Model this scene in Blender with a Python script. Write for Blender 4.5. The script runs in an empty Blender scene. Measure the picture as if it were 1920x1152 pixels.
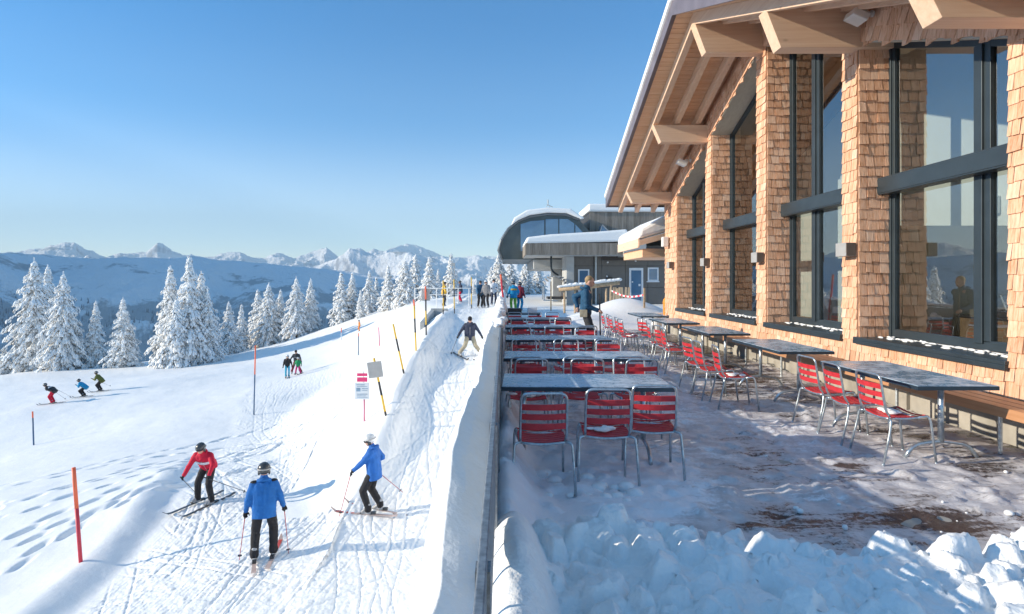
import bpy, math, random
import numpy as np
from mathutils import Vector, Matrix
random.seed(7); RNG = np.random.default_rng(11)
scene = bpy.context.scene
R = math.radians
# ---------------------------------------------------------------- camera
FPX, VX, VY, EYE = 1100.0, 945.0, 525.0, 1.75
cam_d = bpy.data.cameras.new('camera'); cam = bpy.data.objects.new('camera', cam_d)
scene.collection.objects.link(cam); scene.camera = cam
cam.location = (0, 0, EYE); cam.rotation_euler = (R(90), 0, 0)
cam_d.sensor_width = 36; cam_d.lens = FPX/1920*36
cam_d.shift_x = (960-VX)/1920; cam_d.shift_y = -(576-VY)/1920
cam_d.clip_start = .05; cam_d.clip_end = 40000
# ---------------------------------------------------------------- light
SUN_EL, SUN_AZ = 18.5, 262.5           # azimuth clockwise from +Y
world = bpy.data.worlds.new('World'); scene.world = world; world.use_nodes = True
wn = world.node_tree; wn.nodes.clear()
sky = wn.nodes.new('ShaderNodeTexSky'); sky.sky_type = 'NISHITA'; sky.sun_disc = False
sky.sun_elevation = R(SUN_EL); sky.sun_rotation = R(SUN_AZ); sky.altitude = 1800
sky.air_density = 1.0; sky.dust_density = 0.3; sky.ozone_density = 3.0
bg = wn.nodes.new('ShaderNodeBackground'); bg.inputs['Strength'].default_value = .15
wo = wn.nodes.new('ShaderNodeOutputWorld')
# tone of the clear mountain sky by elevation: pale horizon, deep mid sky, unseen zenith brightened to lift the shade
tc = wn.nodes.new('ShaderNodeTexCoord'); sxz = wn.nodes.new('ShaderNodeSeparateXYZ'); wn.links.new(tc.outputs['Generated'], sxz.inputs[0])
rp = wn.nodes.new('ShaderNodeValToRGB'); rp.color_ramp.interpolation = 'EASE'
STOPS = ((0, (1.3,1.2,1.18)), (.10, (1.12,1.08,1.02)), (.27, (.20,.70,.92)), (.42, (.0,.62,.92)), (.62, (.60,1.1,1.15)), (1, (1.25,1.42,1.22)))
el_ = rp.color_ramp.elements
while len(el_) < len(STOPS): el_.new(.5)
for e_, (p_, c_) in zip(el_, STOPS): e_.position = p_; e_.color = (*c_, 1)
wn.links.new(sxz.outputs[2], rp.inputs[0])
gain = wn.nodes.new('ShaderNodeMix'); gain.data_type = 'RGBA'; gain.blend_type = 'MULTIPLY'; gain.inputs[0].default_value = 1
wn.links.new(sky.outputs[0], gain.inputs[6]); wn.links.new(rp.outputs[0], gain.inputs[7]); wn.links.new(gain.outputs[2], bg.inputs[0])
wn.links.new(bg.outputs[0], wo.inputs[0])
sd = bpy.data.lights.new('sun', 'SUN'); sd.energy = 4.7; sd.angle = R(.5); sd.color = (1, .88, .70)
sun = bpy.data.objects.new('sun', sd); scene.collection.objects.link(sun)
_sv = Vector((math.sin(R(SUN_AZ))*math.cos(R(SUN_EL)), math.cos(R(SUN_AZ))*math.cos(R(SUN_EL)), math.sin(R(SUN_EL))))
sun.rotation_euler = _sv.to_track_quat('Z', 'Y').to_euler()
scene.view_settings.view_transform = 'Standard'; scene.view_settings.look = 'None'
scene.view_settings.gamma = 1; scene.view_settings.exposure = .78
scene.render.engine = 'CYCLES'
scene.cycles.volume_bounces = 0; scene.cycles.max_bounces = 8; scene.cycles.transparent_max_bounces = 12

def W(px, py, Y): return Vector(((px-VX)/FPX*Y, Y, EYE-(py-VY)/FPX*Y))
# ---------------------------------------------------------------- helpers
def tag(o, label=None, cat=None, group=None, kind=None):
    if label: o['label'] = label
    if cat: o['category'] = cat
    if group: o['group'] = group
    if kind: o['kind'] = kind
    return o
def empty(name, loc=(0, 0, 0), rz=0, label=None, cat=None, group=None, parent=None):
    o = bpy.data.objects.new(name, None); scene.collection.objects.link(o)
    o.location = loc; o.rotation_euler = (0, 0, rz); o.empty_display_size = .2
    if parent: o.parent = parent
    return tag(o, label, cat, group)
def kids(o): return [c for c in scene.objects if c.parent == o]
KID = {}
def link(name, me, parent=None):
    o = bpy.data.objects.new(name, me); scene.collection.objects.link(o)
    if parent: o.parent = parent; KID.setdefault(parent, []).append(o)
    return o
def copy_tree(o, parent=None):
    c = o.copy(); scene.collection.objects.link(c); c.parent = parent
    if parent: KID.setdefault(parent, []).append(c)
    for ch in list(KID.get(o, [])): copy_tree(ch, c)
    return c

class MB:
    def __init__(s): s.v = []; s.f = []; s.r = []
    def add(s, vs, fs, r=None):
        n = len(s.v); s.v.extend([tuple(p) for p in vs])
        if r is None: r = random.random()
        for f in fs: s.f.append(tuple(i+n for i in f)); s.r.append(r)
        return s
    def box(s, x0, x1, y0, y1, z0, z1, r=None):
        return s.add([(x0,y0,z0),(x1,y0,z0),(x1,y1,z0),(x0,y1,z0),(x0,y0,z1),(x1,y0,z1),(x1,y1,z1),(x0,y1,z1)],
              [(0,3,2,1),(4,5,6,7),(0,1,5,4),(1,2,6,5),(2,3,7,6),(3,0,4,7)], r)
    def obox(s, c, size, M=None, r=None):
        c = Vector(c); hx, hy, hz = [q/2 for q in size]; M = M or Matrix.Identity(3)
        vs = [c+M@Vector((a*hx, b*hy, d*hz)) for d in (-1,1) for a, b in ((-1,-1),(1,-1),(1,1),(-1,1))]
        return s.add(vs, [(0,3,2,1),(4,5,6,7),(0,1,5,4),(1,2,6,5),(2,3,7,6),(3,0,4,7)], r)
    def prism(s, poly, axis, a, b, r=None):
        n = len(poly)
        def mk(p, t):
            if axis == 'x': return (t, p[0], p[1])
            if axis == 'y': return (p[0], t, p[1])
            return (p[0], p[1], t)
        vs = [mk(p, a) for p in poly]+[mk(p, b) for p in poly]
        fs = [tuple(range(n))[::-1], tuple(range(n, 2*n))]+[(i, (i+1) % n, n+(i+1) % n, n+i) for i in range(n)]
        return s.add(vs, fs, r)
    def tube(s, pts, rad, n=8, cap=True, r=None, flat=1.0):
        pts = [Vector(p) for p in pts]; m = len(pts)
        rad = rad if isinstance(rad, (list, tuple)) else [rad]*m
        ts = [(pts[min(i+1, m-1)]-pts[max(i-1, 0)]).normalized() for i in range(m)]
        up = Vector((0, 0, 1)) if abs(ts[0].z) < .9 else Vector((0, 1, 0))
        u = ts[0].cross(up).normalized(); vs = []; fs = []
        for i in range(m):
            u = (u-ts[i]*u.dot(ts[i])).normalized(); w = ts[i].cross(u)
            for k in range(n):
                a = 2*math.pi*k/n; vs.append(pts[i]+u*math.cos(a)*rad[i]+w*math.sin(a)*rad[i]*flat)
        for i in range(m-1):
            for k in range(n):
                k2 = (k+1) % n; fs.append((i*n+k, i*n+k2, (i+1)*n+k2, (i+1)*n+k))
        if cap: fs.append(tuple(range(n))[::-1]); fs.append(tuple(range((m-1)*n, m*n)))
        return s.add(vs, fs, r)
    def sphere(s, c, rad, nu=10, nv=6, r=None, M=None):
        c = Vector(c); rad = Vector(rad) if hasattr(rad, '__len__') else Vector((rad, rad, rad))
        vs = [Vector((0, 0, -1))]
        for j in range(1, nv):
            t = -math.pi/2+math.pi*j/nv
            for i in range(nu):
                a = 2*math.pi*i/nu; vs.append(Vector((math.cos(t)*math.cos(a), math.cos(t)*math.sin(a), math.sin(t))))
        vs.append(Vector((0, 0, 1))); L = len(vs)-1
        vs = [Vector((v.x*rad.x, v.y*rad.y, v.z*rad.z)) for v in vs]
        if M: vs = [M@v for v in vs]
        vs = [c+v for v in vs]; fs = []
        for i in range(nu):
            i2 = (i+1) % nu; fs.append((0, 1+i2, 1+i)); fs.append((L, L-nu+i, L-nu+i2))
            for j in range(nv-2): fs.append((1+j*nu+i, 1+j*nu+i2, 1+(j+1)*nu+i2, 1+(j+1)*nu+i))
        return s.add(vs, fs, r)
    def capsule(s, a, b, ra, rb, n=8):
        a = Vector(a); b = Vector(b); d = b-a; L = d.length
        s.sphere(a, ra, n+2, 6); s.sphere(b, rb, n+2, 6)
        if L > 1e-4: s.tube([a, b], [ra, rb], n)
        return s
    def mesh(s, name):
        me = bpy.data.meshes.new(name); me.from_pydata(s.v, [], s.f); me.update()
        at = me.attributes.new('rnd', 'FLOAT', 'FACE'); at.data.foreach_set('value', s.r)
        return me
    def build(s, name, mat, parent=None, smooth=False, bevel=0, auto=False):
        me = s.mesh(name); me.materials.append(mat)
        if smooth: me.polygons.foreach_set('use_smooth', [True]*len(me.polygons))
        o = link(name, me, parent)
        if bevel:
            b = o.modifiers.new('bevel', 'BEVEL'); b.width = bevel; b.segments = 2; b.limit_method = 'ANGLE'; b.angle_limit = R(40)
        return o

def arc_path(pts, rad=.05, n=5):
    "polyline with rounded corners"
    pts = [Vector(p) for p in pts]; out = [pts[0]]
    for i in range(1, len(pts)-1):
        a, b, c = pts[i-1], pts[i], pts[i+1]
        r1 = min(rad, (a-b).length*.49, (c-b).length*.49)
        p = b+(a-b).normalized()*r1; q = b+(c-b).normalized()*r1
        for k in range(n+1):
            t = k/n; out.append(p*(1-t)**2+b*2*t*(1-t)+q*t*t)
    out.append(pts[-1]); return out

def grid_mesh(name, X, Y, Z, mat, parent=None, attrs=None, smooth=True):
    h, w = X.shape; n = h*w
    co = np.empty((n, 3), np.float32); co[:, 0] = X.ravel(); co[:, 1] = Y.ravel(); co[:, 2] = Z.ravel()
    idx = np.arange(n).reshape(h, w)
    q = np.stack([idx[:-1, :-1], idx[:-1, 1:], idx[1:, 1:], idx[1:, :-1]], -1).reshape(-1, 4)
    me = bpy.data.meshes.new(name); me.vertices.add(n); me.vertices.foreach_set('co', co.ravel())
    me.loops.add(q.size); me.loops.foreach_set('vertex_index', q.ravel().astype(np.int32))
    me.polygons.add(len(q)); me.polygons.foreach_set('loop_start', np.arange(0, q.size, 4, dtype=np.int32))
    me.polygons.foreach_set('loop_total', np.full(len(q), 4, np.int32))
    me.polygons.foreach_set('use_smooth', np.full(len(q), smooth))
    me.update(calc_edges=True)
    for k, a in (attrs or {}).items():
        at = me.attributes.new(k, 'FLOAT', 'POINT'); at.data.foreach_set('value', a.ravel().astype(np.float32))
    me.materials.append(mat)
    return link(name, me, parent)

# numpy noise
_tab = RNG.random((256, 256)).astype(np.float32)
def vnoise(x, y):
    xi = np.floor(x).astype(int); yi = np.floor(y).astype(int); fx = x-xi; fy = y-yi
    fx = fx*fx*fx*(fx*(fx*6-15)+10); fy = fy*fy*fy*(fy*(fy*6-15)+10)
    a = _tab[xi & 255, yi & 255]; b = _tab[(xi+1) & 255, yi & 255]; c = _tab[xi & 255, (yi+1) & 255]; d = _tab[(xi+1) & 255, (yi+1) & 255]
    return (a*(1-fx)+b*fx)*(1-fy)+(c*(1-fx)+d*fx)*fy
def fbm(x, y, o=5, g=.5, ridged=False):
    s = 0; a = 1; t = 0; x = np.asarray(x, float); y = np.asarray(y, float)
    for k in range(o):
        n = vnoise(x+17.3*k, y+9.1*k)
        if ridged: n = 1-np.abs(2*n-1)
        s = s+n*a; t += a; a *= g; x, y = (x*1.6-y*1.2)*1.02, (x*1.2+y*1.6)*1.02
    return s/t
def sst(a, b, x):
    t = np.clip((x-a)/(b-a), 0, 1); return t*t*(3-2*t)

# ---------------------------------------------------------------- materials
class NT:
    def __init__(s, name):
        s.m = bpy.data.materials.new(name); s.m.use_nodes = True; s.t = s.m.node_tree; s.t.nodes.clear()
        s.out = s.n('ShaderNodeOutputMaterial')
    def n(s, typ, **kw):
        nd = s.t.nodes.new(typ)
        for k, v in kw.items(): setattr(nd, k, v)
        return nd
    def l(s, a, b): s.t.links.new(a, b)
    def co(s, scale=(1, 1, 1), obj=False, rot=(0, 0, 0)):
        mp = s.n('ShaderNodeMapping'); mp.inputs['Scale'].default_value = scale; mp.inputs['Rotation'].default_value = rot
        if obj: c = s.n('ShaderNodeTexCoord'); s.l(c.outputs['Object'], mp.inputs[0])
        else: g = s.n('ShaderNodeNewGeometry'); s.l(g.outputs['Position'], mp.inputs[0])
        return mp.outputs[0]
    def noise(s, co, scale=1, detail=4, rough=.55, dist=0):
        x = s.n('ShaderNodeTexNoise'); x.inputs['Scale'].default_value = scale; x.inputs['Detail'].default_value = detail
        x.inputs['Roughness'].default_value = rough; x.inputs['Distortion'].default_value = dist; s.l(co, x.inputs['Vector']); return x.outputs['Fac']
    def ramp(s, fac, stops):
        r = s.n('ShaderNodeValToRGB'); el = r.color_ramp.elements
        while len(el) < len(stops): el.new(.5)
        for e, (p, c) in zip(el, stops): e.position = p; e.color = (*c, 1) if len(c) == 3 else c
        s.l(fac, r.inputs[0]); return r.outputs[0]
    def mix(s, fac, a, b, mode='MIX'):
        m = s.n('ShaderNodeMix', data_type='RGBA', blend_type=mode)
        for sock, v in ((m.inputs[0], fac), (m.inputs[6], a), (m.inputs[7], b)):
            if isinstance(v, (int, float)): sock.default_value = v
            elif isinstance(v, tuple): sock.default_value = (*v, 1)
            else: s.l(v, sock)
        return m.outputs[2]
    def math(s, op, a, b=0.0, clamp=False):
        m = s.n('ShaderNodeMath', operation=op, use_clamp=clamp)
        for i, v in enumerate((a, b)):
            if isinstance(v, (int, float)): m.inputs[i].default_value = v
            else: s.l(v, m.inputs[i])
        return m.outputs[0]
    def attr(s, name): a = s.n('ShaderNodeAttribute', attribute_name=name); return a.outputs['Fac']
    def bump(s, h, strength=.3, dist=.02, prev=None):
        b = s.n('ShaderNodeBump'); b.inputs['Strength'].default_value = strength; b.inputs['Distance'].default_value = dist
        s.l(h, b.inputs['Height'])
        if prev: s.l(prev, b.inputs['Normal'])
        return b.outputs[0]
    def bsdf(s, color, rough=.6, metal=0, normal=None, spec=.5, sss=0, sssr=(.3, .5, .8)):
        p = s.n('ShaderNodeBsdfPrincipled')
        for k, v in (('Base Color', color), ('Roughness', rough), ('Metallic', metal), ('Specular IOR Level', spec)):
            if isinstance(v, (int, float)): p.inputs[k].default_value = v
            elif isinstance(v, tuple): p.inputs[k].default_value = (*v, 1)
            else: s.l(v, p.inputs[k])
        if normal: s.l(normal, p.inputs['Normal'])
        if sss: p.inputs['Subsurface Weight'].default_value = sss; p.inputs['Subsurface Radius'].default_value = sssr; p.inputs['Subsurface Scale'].default_value = .04
        s.l(p.outputs[0], s.out.inputs[0]); return p
M = {}
def simple(name, col, rough=.6, metal=0, var=.12, scale=8, bump=.15, spec=.5, bscale=40, bdist=.004):
    t = NT(name); co = t.co(obj=True)
    n = t.noise(co, scale, 4); d = tuple(c*(1-var*1.6) for c in col); b = tuple(min(1, c*(1+var)) for c in col)
    c = t.ramp(n, [(.3, d), (.7, b)])
    nr = t.bump(t.noise(co, bscale, 3), bump, bdist) if bump else None
    t.bsdf(c, rough, metal, nr, spec); M[name] = t.m; return t.m
def snow_mat(name, col=(.89, .89, .885), fine=.5, coarse=.4, dist=.02, extra=None):
    t = NT(name); co = t.co()
    n1 = t.noise(co, 35, 5, .65); n2 = t.noise(co, 5, 5, .55)
    nr = t.bump(n2, coarse, dist*3); nr = t.bump(n1, fine, dist*.35, nr)
    v = t.noise(co, .8, 3); c = t.ramp(v, [(.3, tuple(q*.965 for q in col)), (.7, col)])
    t.bsdf(c, .62, 0, nr, .28); M[name] = t.m; return t.m
# ================================================================ terrain
snow_mat('snow', fine=.35, coarse=.3)
snow_mat('snow_soft', fine=.25, coarse=.35, dist=.03)
snow_mat('snow_pile', fine=.45, coarse=.55, dist=.03)
CP = np.array([(-4.5,10.9,-3.45),(-2.8,12.5,-3.4),(-7.6,14.5,-3.65),(-4.5,7,-3.55),(-1.5,7,-3.6),(-5,17,-3.75),(-7,26,-4.25),(-8,34,-4.4),(-15,42,-5.05),
 (-8.5,11.8,-4.32),(-10,7,-4.4),(-16,10,-5.0),(-12,17,-4.35),(-18,24,-5.6),(-24.5,30,-6.75),(-31,40,-6.6),(-20,45,-5.7),(-25,55,-6.4),(-38,52,-7.6),(-31,80,-7.0),(-43,70,-8.75),
 (-60,70,-9.6),(-45,40,-8.6),(-80,60,-13),(-11,62,-1.2),(-7.5,50,-.2),(-5,40,-.3),(-12.4,50,-4.1),(-9.2,43,-3.1),(-19,70,-5.2),(-18,78,-3.2),(-14,90,-1.5),(-5,60,0),(-2,80,0),
 (-30,20,-8),(-45,25,-10),(-13,33,-4.9),(-16,60,-4.6),(-28,95,-6.5),(-60,100,-12),(-40,90,-9),(-4,50,-.15),(-3,70,-.2),(-8.5,60,-.9),(-3,42,-.1),(0,60,-.1),(2,90,-.3),(-2,30,-.6),(-4,34,-1.6)], float)
def _tps(P):
    n = len(P); A = np.zeros((n+3, n+3)); d = np.linalg.norm(P[:, None, :2]-P[None, :, :2], axis=2)
    K = np.where(d > 0, d*d*np.log(d+1e-9), 0); A[:n, :n] = K+np.eye(n)*2.0
    Q = np.c_[np.ones(n), P[:, :2]]; A[:n, n:] = Q; A[n:, :n] = Q.T
    return np.linalg.solve(A, np.r_[P[:, 2], 0, 0, 0])
TW = _tps(CP)
def low(X, Y):
    s = TW[-3]+TW[-2]*X+TW[-1]*Y
    for w, p in zip(TW, CP):
        d2 = (X-p[0])**2+(Y-p[1])**2; s = s+w*.5*d2*np.log(d2+1e-9)
    return s
RY = [5,9,11,13,15,17,20,24,28,32,35,40]; RZ = [-3.65,-3.6,-3.5,-3.28,-2.75,-2.2,-1.65,-1.2,-.7,-.25,-.02,0]
CY = [5,11,12.5,13.8,15,16.2,19.5,21.7,25,30,38,50]; CZ = [-3.6,-3.5,-3.25,-2.85,-2.42,-2.05,-1.42,-1.02,-.72,-.18,.02,0]
BY = [5,9.4,13.5,20,32,45]; BX = [-6.9,-7.3,-7.9,-10,-14.6,-19]
def smax(a, b, k=.35):
    h = np.clip(.5+.5*(a-b)/k, 0, 1); return b*(1-h)+a*h+k*h*(1-h)
def terr(X, Y):
    X = np.asarray(X, float); Y = np.asarray(Y, float)
    Lz = low(X, Y)
    xb = np.interp(Y, BY, BX); side = sst(.05, -.9, X-xb)*(1-sst(15, 24, Y))
    Lz = Lz+.42*side*np.exp(-np.clip(xb-X, 0, 9)*.35)
    zr = np.interp(Y, RY, RZ); zc = np.interp(Y, CY, CZ)
    cx = -3.3+.07*np.sin(Y*.9)+.03*np.sin(Y*2.3+1)
    left = smax(Lz, zc+.10*sst(13,16,Y)-.62*(cx-X)-.1*np.clip(cx-X, 0, 3)**2*.3)
    t = sst(9.5, 13.5, Y)
    ramp = zr*(t)+Lz*(1-t)+(np.maximum(zc-zr, 0)+.10*sst(13,16,Y))*np.exp(-(np.abs(X-cx)/.52)**2.6)
    ramp = ramp+.12*np.exp(-((X+.5)/.5)**2)*t
    z = np.where(X > cx, ramp, left)
    z = np.where(X > -.42, -.10, z)
    far = (Y > 21) & (X > -.42)
    z = np.where(far, -.02+.16*(fbm(X*.35, Y*.35, 3)-.5)*sst(21, 24, Y), z)
    z = z+np.where(X > 1.0, .95*np.exp(-((X-5.2)/1.9)**2-((Y-25)/1.7)**2)+.35*np.exp(-((X-3.0)/1.2)**2-((Y-22.5)/1.3)**2), 0)
    z = z-np.clip(Y-88, 0, 500)**1.5*.035
    return z
def tz(x, y): return float(terr(np.array([x]), np.array([y]))[0])

# --- raster maps of ski tracks and footprints
RES = .025; MX0, MY0 = -16.5, 6.5; MW, MH = int(16.5/RES), int(34/RES)
trk = np.zeros((MH, MW), np.float32); _yy, _xx = np.mgrid[-4:5, -4:5]
def stamp(x, y, w, d, lip=.35):
    cx = (x-MX0)/RES; cy = (y-MY0)/RES; ix = int(cx); iy = int(cy)
    if ix < 5 or iy < 5 or ix >= MW-5 or iy >= MH-5: return
    rr = ((_xx-(cx-ix))**2+(_yy-(cy-iy))**2)*RES*RES
    k = -d*np.exp(-rr/(w*w))+d*lip*np.exp(-rr/(w*w*4))
    sub = trk[iy-4:iy+5, ix-4:ix+5]
    np.copyto(sub, np.where(np.abs(k) > np.abs(sub), k, sub))
for i in range(250):
    y = random.uniform(7, 38)
    xb = np.interp(y, BY, BX); onramp = random.random() < .28
    if onramp: x = random.uniform(-3.0, -.9)
    else: x = random.uniform(xb+.3, -3.2 if y < 13 else max(xb+1, -4.5-(y-13)*.12))
    a = R(random.gauss(96 if onramp else 108, 15 if onramp else 26)); 
    if random.random() < .15: a += R(random.choice([-60, 60]))
    ln = random.uniform(3, 10)*(1 if onramp else 1.1); curv = random.gauss(0, .045); wob = random.uniform(0, 6); d = random.uniform(.010, .032)
    gap = random.choice([.18, .28, .4]); n = int(ln/.03); wv = random.uniform(.0, .05)
    for k in range(n):
        a2 = a+curv*k*.03+wv*math.sin(k*.03*1.4+wob)*2.2
        x += math.cos(a2)*.03; y += math.sin(a2)*.03
        if onramp and not (-3.1 < x < -.75): break
        fade = min(1, k/20, (n-k)/20)
        for sgn in (-1, 1):
            stamp(x-math.sin(a2)*gap/2*sgn, y+math.cos(a2)*gap/2*sgn, .028, d*fade)
# groomer corduroy + churned bumps added in mesh; footprints on untouched snow
fp = []
def walk(x, y, a, n, step=.55, curv=.0):
    for k in range(n):
        a += curv+random.gauss(0, .05); x += math.cos(a)*step; y += math.sin(a)*step
        sg = .13*(1 if k % 2 else -1)
        fp.append((x-math.sin(a)*sg, y+math.cos(a)*sg, a, random.uniform(.10, .17), random.uniform(.06, .16)))
for (x, y, a, n, st) in ((-12.5,12,70,16,.75),(-11.2,13,62,20,.6),(-19,17,40,15,1.0),(-14,16.5,48,16,.7),(-12,10,110,10,.7),(-17,15,30,12,.8),(-13,19,35,18,.7),(-18,20,28,14,.8),(-16,21,50,14,.6),(-10.5,10.5,80,8,.6),(-15,12.5,55,14,.8),(-9.6,14,68,10,.5),(-11,18,60,12,.7)):
    walk(x, y, R(a), n, st)
def sample(mp, X, Y, x0, y0, res):
    h, w = mp.shape; fx = (X-x0)/res; fy = (Y-y0)/res; ok = (fx > 1) & (fy > 1) & (fx < w-2) & (fy < h-2)
    fx = np.clip(fx, 0, w-2.01); fy = np.clip(fy, 0, h-2.01); ix = fx.astype(int); iy = fy.astype(int); tx = fx-ix; ty = fy-iy
    v = (mp[iy, ix]*(1-tx)+mp[iy, ix+1]*tx)*(1-ty)+(mp[iy+1, ix]*(1-tx)+mp[iy+1, ix+1]*tx)*ty
    return v*ok
rows = np.concatenate([np.geomspace(2, 7.5, 30, endpoint=False), 1/np.linspace(1/7.5, 1/60, 620), np.linspace(61.5, 170, 60)])
cols = np.concatenate([np.linspace(-2.2, -1.06, 60, endpoint=False), np.linspace(-1.06, .02, 700), np.linspace(.03, 1.1, 90)])
S, Yg = np.meshgrid(cols, rows); Xg = S*Yg
Zg = terr(Xg, Yg)
xb = np.interp(Yg, BY, BX)
piste = (sst(-.1, .5, Xg-xb)*(Xg < -.5)*(Yg < 46)).astype(float)
cxg = -3.3; bank = ((Xg < cxg+.25) & (Xg > -5.2-(Yg-13)*.12) & (Yg > 13)).astype(float)
piste = piste*(1-bank*.95)
dn = sample(trk, Xg, Yg, MX0, MY0, RES)
Zg = Zg+dn*piste*1.5
amp = sst(44, 26, Yg)
Zg = Zg+piste*amp*(.022*(fbm(Xg*4, Yg*4, 4)-.5)+.03*(fbm(Xg*1.3, Yg*1.3, 2)-.5)+.045*(fbm(Xg*9, Yg*9, 3,.6)-.5)*sst(30, 12, Yg))
Zg = Zg+(1-piste)*((Xg < -.5))*(.22*(fbm(Xg*.22, Yg*.22, 4)-.5)+.04*(fbm(Xg*1.1, Yg*1.1, 4)-.5))*sst(6, 9, Yg)
rb = (Xg > -3.2) & (Xg < -.5) & (Yg > 12) & (Yg < 36)
Zg = Zg+rb*.07*(fbm(Xg*2.2, Yg*.8, 4)-.5)
for (x, y, a, w, d) in fp:
    m = (np.abs(Xg-x) < .8) & (np.abs(Yg-y) < .8)
    if not m.any(): continue
    dx = Xg[m]-x; dy = Yg[m]-y; u = dx*math.cos(a)+dy*math.sin(a); v = -dx*math.sin(a)+dy*math.cos(a)
    q = (u/(w*2.1))**2+(v/(w*.95))**2
    Zg[m] += -d*1.25*np.exp(-q**1.5)+d*.2*np.exp(-q*.35)
# far slope: wind-packed bands and old piste edges
Zg = Zg+(Yg > 30)*(Xg < -4)*sst(30, 42, Yg)*(.35*(fbm(Xg*.09+3, Yg*.05, 3)-.5))
t = NT('snow_ground'); co = t.co(); 
n1 = t.noise(co, 28, 5, .7); n2 = t.noise(co, 6, 4, .6); pa = t.attr('piste')
nr = t.bump(n2, .35, .03); hb = t.math('MULTIPLY', n1, t.math('ADD', pa, .25)); nr = t.bump(hb, .5, .012, nr)
# groomer corduroy, running along the piste
cw = t.n('ShaderNodeTexWave', wave_type='BANDS', bands_direction='X'); cw.inputs['Scale'].default_value = 3.2; cw.inputs['Distortion'].default_value = .6; cw.inputs['Detail Scale'].default_value = .3
t.l(t.co((1, .12, 1), rot=(0, 0, R(12))), cw.inputs[0]); cm = t.math('MULTIPLY', cw.outputs['Fac'], pa); nr = t.bump(cm, .22, .012, nr)
c = t.ramp(t.noise(co, .5, 3), [(.3, (.86, .865, .865)), (.7, (.89, .89, .885))])
t.bsdf(c, .6, 0, nr, .28); M['snow_ground'] = t.m
g = grid_mesh('snow_ground', Xg, Yg, Zg, M['snow_ground'], attrs={'piste': piste}); tag(g, kind='structure')

# --- valley and mountains: one polar sheet
def prof(pts): 
    a = np.array(pts, float); return lambda px: np.interp(px, a[:, 0], a[:, 1])
P1 = prof([(-2500,470),(-700,468),(0,474),(80,473),(170,480),(300,482),(400,481),(470,489),(560,500),(640,508),(720,520),(800,532),(940,545),(1400,560),(2200,560)])
P2 = prof([(-2500,485),(0,490),(330,486),(400,484),(470,488),(520,485),(560,494),(600,490),(630,494),(655,474),(675,468),(700,477),(730,474),(765,475),(800,484),(840,488),(880,486),(925,492),(1200,488),(1500,475),(2200,480)])
P3 = prof([(-2500,475),(-400,470),(0,481),(70,474),(95,464),(122,459),(140,463),(160,477),(200,484),(255,482),(275,476),(295,461),(322,478),(350,480),(400,484),(430,480),(450,471),(475,482),(500,484),(525,477),(550,484),(580,474),(612,469),(640,484),(665,465),(700,470),(722,473),(760,463),(790,468),(830,480),(870,476),(900,480),(925,478),(1000,476),(1300,470),(2200,475)])
th = np.concatenate([np.linspace(R(-125), R(-44), 160, endpoint=False), np.linspace(R(-44), R(4), 900), np.linspace(R(4.3), R(60), 120)])
rr = np.concatenate([np.geomspace(110, 1200, 50, endpoint=False), np.linspace(1200, 3300, 150, endpoint=False), np.linspace(3300, 9500, 230)])
T_, R_ = np.meshgrid(th, rr); Xm = R_*np.sin(T_); Ym = R_*np.cos(T_)
pxm = VX+FPX*np.tan(np.clip(T_, R(-76), R(60))); cosT = np.maximum(np.cos(T_), .25)
def tall(P, r0): return (VY-P(pxm))/FPX*r0*cosT*np.where(T_ < R(-60), 1.5, 1)
def ridge(P, r0, wf, wb, base, jag, fs, mj):
    wob = (fbm(T_*9+fs, R_*0+fs, 3)-.5)*r0*.16
    d = (R_-r0-wob); k = np.where(d < 0, np.exp(-(np.abs(d)/wf)**1.35), np.exp(-(d/wb)**1.5))
    H = tall(P, r0)
    nz = (fbm(Xm/fs+5, Ym/fs, 6, .52, True)-.62)
    return base+(H-base)*k+nz*jag*(mj+(1-k)*1.0)*np.clip(k*3, 0, 1)
base = -330+60*fbm(Xm/900, Ym/900, 4)
z1 = ridge(P1, 2500, 1050, 700, base, 230, 300, .10)
z2 = ridge(P2, 5200, 900, 700, base, 420, 520, .45)
z3 = ridge(P3, 7800, 1100, 900, base, 620, 620, .34)
Zm = np.maximum(np.maximum(z1, z2), z3)
near = sst(110, 900, R_); Zm = Zm*near+(-55-120*sst(110, 420, R_))*(1-near)
t = NT('mountain'); co = t.co()
nf = t.noise(co, .0035, 7, .62); nfor = t.noise(co, .03, 5, .75)
ge = t.n('ShaderNodeNewGeometry'); sx = t.n('ShaderNodeSeparateXYZ'); t.l(ge.outputs['Normal'], sx.inputs[0])
px_ = t.n('ShaderNodeSeparateXYZ'); t.l(ge.outputs['Position'], px_.inputs[0])
hz = t.n('ShaderNodeMapRange'); hz.inputs[1].default_value = -330; hz.inputs[2].default_value = 10; hz.inputs[3].default_value = .66; hz.inputs[4].default_value = .02; t.l(px_.outputs[2], hz.inputs[0])
fo = t.math('ADD', t.math('ADD', nf, t.math('MULTIPLY', nfor, .35)), hz.outputs[0])
forest = t.ramp(fo, [(.78, (0, 0, 0)), (.84, (1, 1, 1))])
rock = t.ramp(t.math('ADD', sx.outputs[2], t.math('MULTIPLY', nfor, .35)), [(.70, (1, 1, 1)), (.86, (0, 0, 0))])
c = t.mix(rock, (.90, .91, .93), (.34, .37, .42)); c = t.mix(t.math('MULTIPLY', forest, .6), c, (.10, .15, .18))
nr = t.bump(t.noise(co, .012, 8, .7), .8, 25)
nr = t.bump(t.noise(co, .05, 6, .7), .5, 6, nr); t.bsdf(c, .8, 0, nr, .1); M['mountain'] = t.m
g = grid_mesh('mountain_range', Xm, Ym, Zm, M['mountain']); tag(g, kind='structure')
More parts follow.
